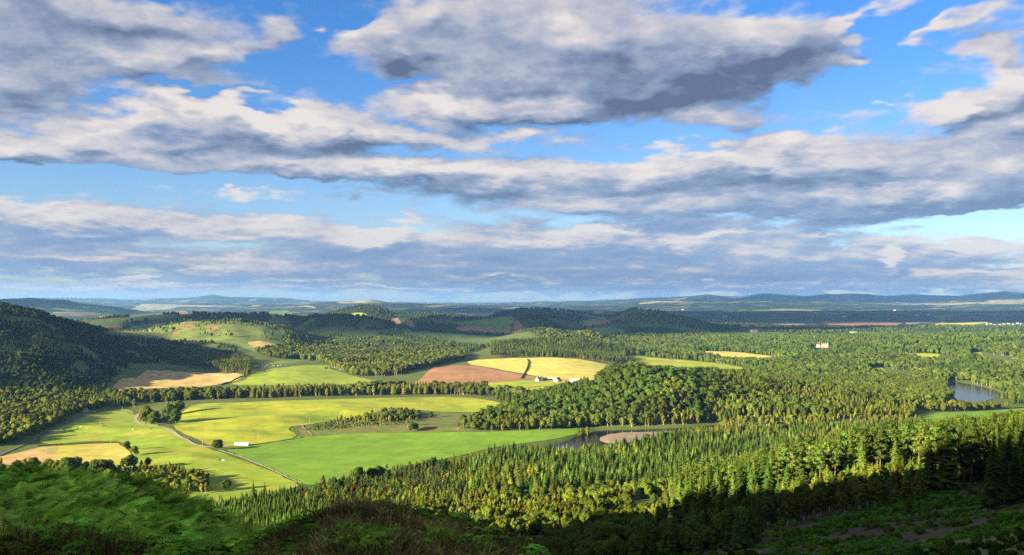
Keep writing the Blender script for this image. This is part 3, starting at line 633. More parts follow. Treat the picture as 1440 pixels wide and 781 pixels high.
def hedge(P, h, wd, m, label, cat, name, grp=None, seed=0):
    rg = np.random.default_rng(seed); L = []
    for k in range(len(P)-1):
        n = max(1, int(math.hypot(P[k+1][0]-P[k][0], P[k+1][1]-P[k][1])/3))
        L += [(P[k][0]+(P[k+1][0]-P[k][0])*i/n, P[k][1]+(P[k+1][1]-P[k][1])*i/n) for i in range(n)]
    L.append(P[-1]); V_ = []; 
    for i, p in enumerate(L):
        a = L[max(0, i-1)]; b_ = L[min(len(L)-1, i+1)]; dx, dy = b_[0]-a[0], b_[1]-a[1]; d_ = math.hypot(dx, dy)+1e-9; nx, ny = -dy/d_, dx/d_
        hh = h*rg.uniform(.6, 1.25); ww = wd*rg.uniform(.7, 1.3)
        for s_, z_ in ((-.5, -.4), (-.45, .6), (-.1, 1), (.35, .75), (.5, -.4)):
            x, y = p[0]+nx*ww*s_, p[1]+ny*ww*s_; V_.append((x, y, float(zat(x, y))+z_*hh))
    Fc = [(i*5+k, (i+1)*5+k, (i+1)*5+k+1, i*5+k+1) for i in range(len(L)-1) for k in range(4)]+[(4,3,2,1,0), tuple((len(L)-1)*5+k for k in range(5))]
    o = obj(name, mesh_from(name, V_, Fc, [m])); return tag(o, label, cat, grp)
HM = plain('hedge leaves', (.035, .05, .014), .9, .5, .6); STM = plain('field stone', (.12, .11, .08), .9, .4, .8)
hedge([W(*p) for p in [(308,633),(340,643),(372,656),(400,669),(424,680)]], .9, 1.2, STM, 'long drystone wall running between the two green fields', 'wall', 'drystone_wall', seed=1)
hedge([W(*p) for p in [(350,627.5),(400,620),(427,616)]], 1.1, 1.5, HM, 'low hedge behind the long white tank at the field edge', 'hedge', 'hedge', seed=2)
hedge([W(*p) for p in [(52,628),(90,624.5),(130,623.5),(165,623)]], 1.1, 1.6, HM, 'low hedge along the top of the orange hay field', 'hedge', 'hedge', seed=3)
hedge([W(*p) for p in [(733,533),(741,520),(744,510),(742,506)]], 2.6, 4, HM, 'dark winding hedge climbing between the two yellow barley fields', 'hedge', 'hedge', seed=4)
hedge([W(*p) for p in [(310,542),(328,535.5),(346,528)]], 2.2, 3.5, HM, 'hedge between the orange stubble field and the sloping green field', 'hedge', 'hedge', seed=5)
hedge([W(*p) for p in [(425,599),(432,606),(440,612)]], 1.1, 1.6, STM, 'short stone wall at the left end of the scrub bank', 'wall', 'drystone_wall', seed=6)
hedge([W(*p) for p in [(690,551),(725,548),(760,544)]], 1.4, 2, HM, 'thin hedge crossing the yellow green field below the farm', 'hedge', 'hedge', seed=7)
# ------------------------------------------------------------------ trees
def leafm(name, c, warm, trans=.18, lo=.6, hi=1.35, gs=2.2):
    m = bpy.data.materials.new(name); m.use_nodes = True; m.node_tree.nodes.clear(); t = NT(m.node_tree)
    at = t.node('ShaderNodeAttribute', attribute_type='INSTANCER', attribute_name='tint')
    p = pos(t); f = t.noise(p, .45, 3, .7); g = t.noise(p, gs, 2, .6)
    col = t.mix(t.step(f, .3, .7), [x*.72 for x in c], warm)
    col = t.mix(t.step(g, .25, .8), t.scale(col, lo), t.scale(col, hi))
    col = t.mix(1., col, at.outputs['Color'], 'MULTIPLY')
    d = t.node('ShaderNodeBsdfDiffuse'); t.put(d.inputs[0], col)
    tr = t.node('ShaderNodeBsdfTranslucent'); t.put(tr.inputs[0], t.scale(col, 1.1))
    mx = t.node('ShaderNodeMixShader'); mx.inputs[0].default_value = trans; t.l.new(d.outputs[0], mx.inputs[1]); t.l.new(tr.outputs[0], mx.inputs[2])
    o = t.node('ShaderNodeOutputMaterial'); t.l.new(mx.outputs[0], o.inputs[0]); MATS[name] = m; return m
LM = {'spruce': leafm('spruce needles', (.050, .085, .020), (.075, .110, .024)), 'pine': leafm('pine needles', (.055, .095, .024), (.085, .120, .030)),
      'larch': leafm('larch needles', (.105, .135, .026), (.140, .155, .030)), 'broadleaf': leafm('oak leaves', (.075, .105, .020), (.115, .140, .026), .22),
      'birch': leafm('birch leaves', (.120, .140, .028), (.165, .165, .032), .28), 'bush': leafm('gorse and bramble leaves', (.08, .115, .020), (.12, .145, .028), .2)}
BARK = plain('grey bark', (.12, .10, .08), .95, .4, 2.); PBARK = plain('orange pine bark', (.20, .12, .08), .95, .35, 2.); BBARK = plain('white birch bark', (.5, .48, .43), .9, .3, 2.)
def unit(v): return v/np.maximum(np.linalg.norm(v, axis=-1, keepdims=True), 1e-9)
def cards(P, N, size, rg, asp=1.0, bend=.25):
    """small folded leaf sprays: 5-vertex, two faces each"""
    n = len(P); N = unit(N+rg.normal(0, .26, (n, 3))); U = unit(np.cross(N, rg.normal(0, 1, (n, 3)))); Wv = np.cross(N, U)
    s = (size*rg.uniform(.6, 1.35, n))[:, None]
    a = P-U*s*.5*asp-N*s*bend; b_ = P+Wv*s*.42; c = P-Wv*s*.42; d = P+U*s*.55*asp-N*s*bend*.6; m_ = P+N*s*.12
    V_ = np.stack([a, b_, c, d, m_], 1).reshape(-1, 3); k = np.arange(n)[:, None]*5
    Fq = np.concatenate([k+np.array([[0, 2, 4]]), k+np.array([[2, 3, 4]]), k+np.array([[3, 1, 4]]), k+np.array([[1, 0, 4]])])
    return V_, Fq
def blob(c, r, rg, sub=1):
    bm = bmesh.new(); bmesh.ops.create_icosphere(bm, subdivisions=sub, radius=1)
    V_ = np.array([v.co for v in bm.verts]); Fc = np.array([[v.index for v in f.verts] for f in bm.faces]); bm.free()
    V_ = V_*(1+rg.normal(0, .10, (len(V_), 1)))*np.array(r)+np.array(c); return V_, Fc
class TB:
    def __init__(s): s.V = []; s.F = []; s.n = 0
    def add(s, V_, Fc): s.V.append(V_); s.F.append(np.asarray(Fc)+s.n); s.n += len(V_)
    def out(s): return np.vstack(s.V), np.vstack(s.F)
def lobes_crown(L, rg, dens, size, core=.78):
    tb = TB()
    for (cx, cy_, cz, rx, ry, rz_) in L:
        tb.add(*blob((cx, cy_, cz), (rx*core, ry*core, rz_*core), rg))
        n = int(dens*(rx*ry+rx*rz_+ry*rz_)); D = unit(rg.normal(0, 1, (n, 3))); D[:, 2] = np.abs(D[:, 2])*np.where(rg.random(n) < .78, 1, -1)
        rad = np.array([rx, ry, rz_]); P = np.array([cx, cy_, cz])+D*rad*rg.uniform(.80, 1.08, (n, 1))
        tb.add(*cards(P, D/rad*rad.mean(), size, rg))
    return tb.out()
def tubeN(path, rad, n=5):
    mb = MB(); mb.tube(path, rad, n); V_ = np.array(mb.v); T3 = []
    for f in mb.f:
        for k in range(1, len(f)-1): T3.append((f[0], f[k], f[k+1]))
    return V_, np.array(T3)
def mk_broad(rg, h=14., wd=10., nl=13, dens=7., size=.95, low=.22, upright=1.):
    L = []
    for k in range(nl):
        t_ = (k+.5)/nl; z = h*(low+.12+(1-low-.26)*t_); env = math.sin(math.pi*min(1, max(0, .18+.72*t_)))**.7*wd/2*(1.0 if upright == 1 else .9)
        a = k*2.4+rg.uniform(-.4, .4); q = env*rg.uniform(.35, .68) if k < nl-1 else 0
        r = wd*rg.uniform(.19, .29)
        L.append((q*math.cos(a), q*math.sin(a), z, r, r*rg.uniform(.85, 1.1), r*rg.uniform(.75, 1.05)*upright))
    c = lobes_crown(L, rg, dens, size)
    tb = TB(); tb.add(*tubeN([(0, 0, -.6), (.1, 0, h*low), (.0, .15, h*.55), (0, 0, h*.8)], [h*.028, h*.021, h*.012, h*.004]))
    for k in range(5):
        l = L[k*2 % nl]; tb.add(*tubeN([(0, 0, h*(low+.02*k)), (l[0]*.5, l[1]*.5, (h*low+l[2])/2), (l[0], l[1], l[2])], [h*.011, h*.008, h*.003], 4))
    return c, tb.out()
def mk_spruce(rg, h=20., wd=5.2, nlev=24, per=10, low=.05, droop=.34, gap=.0, power=.85, wdt=.30):
    tb = TB(); Vs = []; 
    V_, Fc = blob((0, 0, 0), (1, 1, 1), rg, 2)
    t_ = (V_[:, 2]+1)/2; V_ = np.stack([V_[:, 0], V_[:, 1], np.zeros(len(V_))], 1)
    t_ = np.clip(t_, 0, 1); V_[:, :2] = unit(V_[:, :2]+1e-6)*(np.sin(np.pi*np.clip(t_*.5+.5, 0, 1))*wd*.24*(1-t_*.0))[:, None]; V_[:, 2] = h*(low+.04)+t_*h*(.90-low); tb.add(V_, Fc)
    for k in range(nlev):
        t_ = (k/nlev)**.93; z = h*(low+(1-low)*t_); r = wd/2*(1-t_**(.75/power+.95))**.9*rg.uniform(.82, 1.15)+.10
        n = max(5, int(per*(1-.4*t_))); a0 = rg.uniform(0, 6.28)
        for j in range(n):
            if rg.random() < gap: continue
            a = a0+6.283*j/n+rg.normal(0, .16); L = r*rg.uniform(.72, 1.18); dr = droop*rg.uniform(.6, 1.3); w_ = max(.22, L*wdt*rg.uniform(.8, 1.3))
            ux, uy = math.cos(a), math.sin(a); vx, vy = -uy, ux; lift = h*.012
            zj = z+rg.normal(0, h*.012); p = lambda f, s_, dz: (ux*L*f+vx*w_*s_, uy*L*f+vy*w_*s_, zj-dr*L*f**1.3+dz)
            V_ = np.array([p(.12, 0, lift), p(.55, 1, -.28*w_), p(.6, 0, .22*w_), p(.55, -1, -.28*w_), p(1.0, 0, -.12*L*(.4 if t_ < .8 else -1)), p(.85, .62, -.3*w_), p(.85, -.62, -.3*w_)])
            tb.add(V_, np.array([[0, 2, 1], [0, 3, 2], [1, 2, 5], [3, 6, 2], [2, 4, 5], [2, 6, 4]]))
    tb.add(*tubeN([(0, 0, h*.88), (0, 0, h*.95), (0, 0, h*1.01)], [.16, .10, .02], 4))
    tr = TB(); tr.add(*tubeN([(0, 0, -.8), (0, 0, h*.4), (0, 0, h*.93)], [h*.013, h*.009, .03], 6))
    if low > .25:   # dead snags on the bare stem
        for k in range(9):
            a = rg.uniform(0, 6.28); z = h*rg.uniform(.12, low); L = rg.uniform(.6, 1.6); tr.add(*tubeN([(0, 0, z), (L*math.cos(a), L*math.sin(a), z-.1*L)], [.05, .015], 3))
    return tb.out(), tr.out()
def mk_pine(rg, h=18., wd=6.5, low=.5):
    L = []; nl = 11
    for k in range(nl):
        t_ = k/(nl-1); z = h*(low+.06+(.90-low)*t_); env = wd/2*(math.sin(math.pi*(.22+.68*t_))**.8)
        a = k*2.4+rg.uniform(-.5, .5); q = env*rg.uniform(.3, .75) if k < nl-1 else 0
        r = wd*rg.uniform(.15, .24); L.append((q*math.cos(a), q*math.sin(a), z, r*1.15, r*1.15, r*.72))
    c = lobes_crown(L, rg, 9., .75, .68)
    tb = TB(); tb.add(*tubeN([(0, 0, -.8), (.1, .05, h*.35), (-.1, .1, h*.7), (0, 0, h*.93)], [h*.017, h*.013, h*.008, .04], 6))
    for l in L[:8]: tb.add(*tubeN([(0, 0, l[2]-.9), (l[0]*.6, l[1]*.6, l[2]-.3), (l[0], l[1], l[2])], [.12, .08, .03], 4))
    for k in range(6):
        a = rg.uniform(0, 6.28); z = h*rg.uniform(.2, low); L_ = rg.uniform(.5, 1.5); tb.add(*tubeN([(0, 0, z), (L_*math.cos(a), L_*math.sin(a), z)], [.05, .015], 3))
    return c, tb.out()
def mk_bush(rg, h=3., wd=4.):
    L = [(rg.uniform(-.3, .3)*wd, rg.uniform(-.3, .3)*wd, h*rg.uniform(.25, .6), wd*rg.uniform(.2, .32), wd*rg.uniform(.2, .32), h*rg.uniform(.3, .42)) for _ in range(6)]
    c = lobes_crown(L, rg, 22., .55, .75); tb = TB(); tb.add(*tubeN([(0, 0, -.3), (0, 0, h*.4)], [.09, .05], 4))
    for a in (0, 2.1, 4.2): tb.add(*tubeN([(0, 0, 0), (.5*math.cos(a), .5*math.sin(a), h*.45)], [.06, .03], 3))
    return c, tb.out()
PROTO = {}
def protos(kind, makers, bark):
    L = []
    for i, mk in enumerate(makers):
        (cv, cf), (tv, tf) = mk(np.random.default_rng(1000+i*7+len(kind)))
        ht = float(cv[:, 2].max())
        crown = mesh_from(kind+'_crown', cv, cf, [LM[kind]]); trunk = mesh_from(kind+'_trunk', tv, tf, [bark])
        whole = mesh_from(kind+'_tree', np.vstack([cv, tv]), np.vstack([cf, tf+len(cv)]), [LM[kind], bark], mi=np.concatenate([np.zeros(len(cf)), np.ones(len(tf))]))
        L.append(dict(crown=crown, trunk=trunk, whole=whole, h=ht))
    PROTO[kind] = L
protos('spruce', [lambda r: mk_spruce(r, 20, 7.4, 18, 10, power=.78), lambda r: mk_spruce(r, 20, 8.2, 19, 11, .04, .5, power=.66), lambda r: mk_spruce(r, 20, 7.6, 17, 9, .08, .35, .08), lambda r: mk_spruce(r, 20, 7.4, 18, 9, .22, .4, .12), lambda r: mk_spruce(r, 20, 7.0, 19, 9, .05, .3, .05, .95)], BARK)
protos('larch', [lambda r: mk_spruce(r, 18, 7.0, 17, 9, .12, .12, .14, .48, .36), lambda r: mk_spruce(r, 18, 7.6, 16, 9, .16, .05, .18, .42, .4), lambda r: mk_spruce(r, 18, 6.2, 18, 8, .1, .2, .1, .6, .34)], BARK)
protos('pine', [lambda r: mk_pine(r), lambda r: mk_pine(r, 18, 7.5, .42), lambda r: mk_pine(r, 18, 5.6, .55), lambda r: mk_pine(r, 18, 6.2, .35)], PBARK)
protos('broadleaf', [lambda r: mk_broad(r), lambda r: mk_broad(r, 14, 11.5, 15), lambda r: mk_broad(r, 14, 8.6, 12, 7, .9, .15), lambda r: mk_broad(r, 14, 10.5, 14, 7, 1., .18, 1.1)], BARK)
protos('birch', [lambda r: mk_broad(r, 12, 5.4, 11, 10, .62, .16, 1.35), lambda r: mk_broad(r, 12, 6.2, 12, 10, .62, .12, 1.25), lambda r: mk_broad(r, 12, 4.6, 10, 10, .6, .2, 1.5)], BBARK)
protos('bush', [lambda r: mk_bush(r), lambda r: mk_bush(r, 2.4, 4.6), lambda r: mk_bush(r, 3.4, 3.6)], BARK)
NOMH = {'spruce': 20, 'larch': 18, 'pine': 18, 'broadleaf': 14, 'birch': 12, 'bush': 3}
TREES = []   # x, y, kind, height, tint, region index, width factor
REG = []

EXCL = FIELDS[:17]+FIELDS[18:]+[[(x_, y_-d_) for x_, y_ in FIELDS[k_]] for k_ in (11, 12, 13, 14, 15) for d_ in (50, 100, 150)]+[[PY(*p) for p in ((690,1690),(765,1620),(790,1550),(836,1545),(838,2000),(750,1960),(690,1900))], [PY(*p) for p in ((1143,2900),(1170,2900),(1172,3260),(1140,3260))], [PY(*p) for p in ((1335,1500),(1425,1500),(1415,1640),(1335,1640))]]
def region(name, P, mix, spacing, hr, tint, label, clump=0., cs=.012, tv=.18, spmax=None, over=False, seed=0):
    """mix: {kind: weight}; tint: base multiplier; clump: share thinned out by noise"""
    rg = np.random.default_rng(abs(hash(name)) % 1000+seed if False else sum(map(ord, name))+seed)
    ri = len(REG); REG.append((name, label))
    xs = [p[0] for p in P]; ys = [p[1] for p in P]; pts = []
    y = min(ys)
    bands = np.geomspace(max(min(ys), 60), max(ys), 9) if spmax else [min(ys), max(ys)]
    for b0, b1 in zip(bands[:-1], bands[1:]):
        sp = spacing if not spmax else float(np.interp((b0+b1)/2, [min(ys), max(ys)], [spacing, spmax]))
        gx_, gy_ = np.meshgrid(np.arange(min(xs), max(xs), sp), np.arange(b0, b1, sp))
        gx_ = gx_+rg.uniform(-.46, .46, gx_.shape)*sp; gy_ = gy_+rg.uniform(-.46, .46, gy_.shape)*sp
        pts.append(np.stack([gx_.ravel(), gy_.ravel(), np.full(gx_.size, sp)], 1))
    A = np.vstack(pts); x, y = A[:, 0], A[:, 1]
    k = inpoly(x, y, P) & (np.abs(x) < y*.86+60)
    x, y, sp_ = x[k], y[k], A[k, 2]
    if not over:
        for E in EXCL:
            ex = [p[0] for p in E]; ey = [p[1] for p in E]
            c_ = (x > min(ex)-9) & (x < max(ex)+9) & (y > min(ey)-9) & (y < max(ey)+9)
            if c_.any():
                bad = np.zeros(len(x), bool); bad[c_] = inpoly(x[c_], y[c_], E) | (segdist(x[c_], y[c_], E) < 4.5); x, y, sp_ = x[~bad], y[~bad], sp_[~bad]
    for E in (river, loch, shb):
        bad = inpoly(x, y, E) | (segdist(x, y, E) < 7); x, y, sp_ = x[~bad], y[~bad], sp_[~bad]
    for L in LINES:
        bad = segdist(x, y, L, False) < 6; x, y, sp_ = x[~bad], y[~bad], sp_[~bad]
    if clump:
        n = fbm(x*cs, y*cs, 3, 31+ri); q = np.quantile(n, clump) if len(n) else 0; k = n > q; x, y, sp_ = x[k], y[k], sp_[k]
    kinds = list(mix); wts = np.array([mix[k_] for k_ in kinds], float); wts /= wts.sum()
    # stands: kinds follow noise so that like grows with like
    nz_ = fbm(x*.011, y*.011, 3, 77+ri); u = np.clip((nz_-.5)*2.6+.5+rg.normal(0, .12, len(x)), 0, .999)
    cum = np.cumsum(wts)
    ki = np.searchsorted(cum, u); ki = np.clip(ki, 0, len(kinds)-1)
    tn = fbm(x*.02, y*.02, 3, 91+ri)
    for i in range(len(x)):
        kd = kinds[ki[i]]; h = rg.uniform(*hr)*(1 if kd != 'bush' else .28)*(.85 if kd == 'birch' else 1)
        if kd in ('broadleaf',) and rg.random() < .2: h *= .75
        v = max(.35, 1+rg.normal(0, tv*1.3))*(.55+.95*tn[i]); wm = rg.normal(0, .09)
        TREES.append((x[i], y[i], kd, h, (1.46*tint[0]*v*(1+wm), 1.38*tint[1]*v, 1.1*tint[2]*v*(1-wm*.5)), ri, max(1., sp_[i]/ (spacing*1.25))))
def PX(*l): return [PY(*p) for p in l]
def depth(y, z=0): return (CAMZ-z)*F/(y-HY)
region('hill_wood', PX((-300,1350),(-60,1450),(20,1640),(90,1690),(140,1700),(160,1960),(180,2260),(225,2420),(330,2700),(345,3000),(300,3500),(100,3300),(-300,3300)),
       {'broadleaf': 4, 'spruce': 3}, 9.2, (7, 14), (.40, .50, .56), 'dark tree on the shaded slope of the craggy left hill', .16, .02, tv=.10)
region('foot_wood', PX((-300,1010),(0,1090),(58,1205),(70,1240),(118,1430),(150,1500),(190,1530),(178,1620),(140,1690),(60,1660),(-300,1480)),
       {'broadleaf': 4, 'birch': 2, 'spruce': 1}, 9.0, (10, 17), (1.0, .98, .9), 'tree in the mixed wood at the foot of the left hill', .06)
region('tree_belt', PX((160,1560),(250,1600),(330,1612),(450,1655),(560,1688),(640,1700),(705,1640),(735,1560),(745,1640),(700,1790),(560,1775),(330,1690),(200,1640),(150,1640)),
       {'broadleaf': 4, 'birch': 2, 'larch': 1.5}, 8.5, (16, 23), (.95, .95, .9), 'tall tree in the long shelter belt crossing the fields')
region('pine_stand', PX((228,2430),(300,2300),(343,2030),(352,2060),(352,2500),(300,2700),(228,2700)),
       {'pine': 5, 'larch': 2}, 9.0, (16, 20), (1.1, 1.0, .8), 'tall pine in the stand behind the orange stubble field')
region('copse', PX((462,2370),(498,2090),(530,2060),(562,2080),(600,2270),(655,2560),(650,2750),(560,2900),(380,3000),(350,2800),(380,2600),(440,2560),(455,2480)),
       {'broadleaf': 5, 'birch': 1}, 10.0, (15, 22), (.95, .98, .85), 'round tree in the wood beyond the sloping green field')
region('hill_band', PX((330,2900),(460,2900),(640,2750),(690,2900),(880,2850),(900,3000),(1000,3600),(1000,4700),(700,4900),(400,4900),(300,4200),(250,3600)),
       {'broadleaf': 4, 'spruce': 3, 'birch': 1}, 13.0, (11, 17), (.85, .92, .9), 'tree in the woods on the low middle hills', .16, .006, spmax=17.)
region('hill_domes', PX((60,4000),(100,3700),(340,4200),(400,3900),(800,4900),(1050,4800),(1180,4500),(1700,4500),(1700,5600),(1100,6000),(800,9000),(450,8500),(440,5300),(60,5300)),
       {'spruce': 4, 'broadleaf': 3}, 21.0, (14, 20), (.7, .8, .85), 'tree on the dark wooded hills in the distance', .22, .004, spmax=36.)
region('pine_ridge', [W(690,504),W(760,502),W(810,504.5),W(862,513),W(884,512)]+PX((884,2950),(800,3060),(690,3060)),
       {'pine': 5, 'larch': 1, 'spruce': 1}, 9.5, (16, 21), (.95, .95, .8), 'pine on the ridge above the yellow barley field')
region('hillock_wood', PX((765,3080),(860,3020),(872,3500),(835,3900),(770,3700)),
       {'broadleaf': 5, 'birch': 1}, 11., (14, 20), (1.05, 1.08, .85), 'leafy tree on the small hillock behind the pine ridge', over=True)
region('knoll_wood', PX((650,1215),(690,1205),(760,1215),(822,1262),(838,1268),(900,1262),(945,1295),(1000,1300),(1010,1500),(1010,2050),(900,2300),(862,2300),(838,1990),(838,1860),(770,1790),(735,1690),(700,1640),(700,1560),(745,1500),(740,1420),(690,1290)),
       {'broadleaf': 6, 'birch': 1.2, 'larch': .6}, 8.6, (13, 19), (.62, .80, .75), 'large leafy tree on the wooded knoll above the river', .04, .02)
region('lake_row', PX((1295,1415),(1440,1440),(1450,1505),(1420,1495),(1335,1495),(1290,1470)),
       {'broadleaf': 4, 'birch': 1}, 9., (11, 15), (1., .95, .8), 'rounded tree between the lake and the riverside field')
region('bank_wood', PX((642,1214),(700,1210),(748,1290),(748,1450),(705,1420),(655,1300)),
       {'broadleaf': 4, 'birch': 1, 'bush': .6}, 8., (9, 14), (.75, .85, .75), 'dark tree on the bank between the two green fields and the knoll', .05, .03, over=True)
region('bank_row', PX((700,1208),(765,1216),(822,1256),(842,1268),(900,1266),(945,1286),(1012,1304),(1020,1420),(930,1410),(900,1310),(822,1290),(700,1250)),
       {'broadleaf': 3, 'birch': 2}, 6.6, (12, 18), (1.1, 1.12, .8), 'riverside tree at the foot of the wooded knoll')
region('bank_scrub', PX((425,1215),(470,1330),(505,1370),(552,1450),(590,1440),(592,1330),(530,1250),(470,1215)),
       {'bush': 3, 'birch': 2, 'broadleaf': 2}, 6.6, (6, 11), (.95, 1., .9), 'bush or small tree on the scrubby bank between the fields', .15, .03, over=True)
region('valley_wood', PX((1000,1300),(1150,1330),(1290,1440),(1320,1480),(1440,1560),(1900,1600),(1900,4600),(1000,4400),(900,3300),(884,2950),(884,2300),(1010,2050)),
       {'spruce': 2, 'larch': 1.6, 'broadleaf': 5, 'birch': 1.6}, 9.2, (13, 19), (.80, .95, .82), 'tree in the wide mixed forest beyond the river', .02, spmax=15.)
region('stand_wood', PX((1000,1310),(1285,1330),(1290,1440),(1330,1560),(1330,1930),(1100,2050),(1010,1900)),
       {'larch': 5, 'spruce': 1, 'birch': 1}, 8.5, (14, 19), (.95, .98, .75), 'yellow green larch in the forest left of the lake')
region('river_edge', PX((735,1060),(800,1020),(842,1060),(905,1120),(960,1180),(1010,1190),(1300,1240),(1295,1330),(1010,1300),(985,1250),(930,1180),(860,1070),(800,1060)),
       {'broadleaf': 3, 'birch': 2, 'bush': .5}, 8.5, (9, 13), (1.05, 1.1, .85), 'rounded tree on the near side of the river bend')
region('spruce_stand', PX((640,760),(760,740),(960,760),(1100,800),(1300,900),(1450,1000),(1700,1150),(1700,1330),(1300,1240),(1010,1190),(960,1180),(905,1120),(842,1050),(800,1010),(735,1050),(690,1040),(660,900)),
       {'spruce': 6, 'larch': 1}, 7.8, (11, 20), (.95, 1.05, .9), 'slender dark spruce in the dense plantation below the river', .03, .008, tv=.26)
region('larch_slope', PX((425,760),(480,700),(560,670),(640,690),(660,900),(690,1040),(640,990),(560,930),(500,885),(445,842)),
       {'larch': 4, 'pine': 2, 'birch': 1}, 6.8, (8, 12), (.90, .98, .8), 'yellow green tree on the slope below the lush field')
region('young_stand', PX((285,560),(480,500),(560,560),(560,670),(480,700),(425,760),(445,835),(400,830),(300,800),(270,700)),
       {'spruce': 4, 'larch': 3}, 5.2, (5, 9), (.95, 1.08, .85), 'young conifer in the plantation below the heather', .05)
region('birch_glen', PX((480,470),(760,420),(960,450),(980,620),(960,760),(760,740),(640,760),(640,690),(560,670),(560,560)),
       {'birch': 5, 'broadleaf': 2, 'larch': 1, 'bush': 1}, 7.2, (8, 13), (.86, .95, .8), 'small sunlit birch in the glen below the heather', .12, .02)
region('spur_wood', PX((950,430),(1080,425),(1180,430),(1290,430),(1300,345),(1390,345),(1500,360),(1900,400),(1900,900),(1700,1150),(1450,1000),(1300,900),(1100,800),(960,760)),
       {'spruce': 2.5, 'pine': 2, 'larch': 3.0}, 7.8, (18, 26), (.86, .94, .8), 'tall conifer on the sunlit spur at the right')
region('spur_front', PX((950,350),(1080,315),(1180,318),(1296,330),(1296,425),(1180,430),(1080,425),(950,430)),
       {'spruce': 2, 'larch': 3, 'pine': 1, 'birch': 1}, 6.2, (8, 14), (.85, .95, .8), 'mid sized tree at the upper edge of the felled slope')
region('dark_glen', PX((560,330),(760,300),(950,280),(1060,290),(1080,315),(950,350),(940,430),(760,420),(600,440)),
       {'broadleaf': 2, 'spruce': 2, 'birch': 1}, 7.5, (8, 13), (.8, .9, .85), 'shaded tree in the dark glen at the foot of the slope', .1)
region('edge_row', PX((940,285),(1040,262),(1075,270),(1085,330),(1000,350),(950,350)), {'pine': 3, 'spruce': 2}, 8.5, (12, 17), (.75, .8, .75), 'tall bare stemmed conifer at the edge of the felled slope', .2)
region('heath_scrub', PX((140,3000),(400,2950),(420,3700),(160,3700)), {'bush': 3, 'birch': 2, 'broadleaf': 2}, 26., (8, 15), (1., 1.05, .8), 'scattered tree on the sunlit heathy hill', .35, .01, over=True)
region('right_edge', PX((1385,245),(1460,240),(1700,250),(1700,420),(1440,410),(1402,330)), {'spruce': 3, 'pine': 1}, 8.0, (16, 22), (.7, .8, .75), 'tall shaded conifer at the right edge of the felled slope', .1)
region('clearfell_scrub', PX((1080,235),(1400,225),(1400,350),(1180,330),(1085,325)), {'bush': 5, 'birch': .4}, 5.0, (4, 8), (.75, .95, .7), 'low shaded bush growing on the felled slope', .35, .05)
region('under_fern', PX((185,830),(290,815),(292,880),(250,930),(190,940)), {'broadleaf': 5, 'birch': 2}, 6.4, (8, 13), (1.15, 1.15, .8), 'leafy tree just below the bracken slope', .02, .03, over=True)
region('fern_edge', PX((-40,880),(20,900),(60,870),(175,850),(180,930),(60,960),(-40,960)), {'broadleaf': 4, 'birch': 2}, 10, (9, 14), (1., 1.05, .75), 'leafy tree showing its top above the bracken before the hay field', .45, .03, over=True)
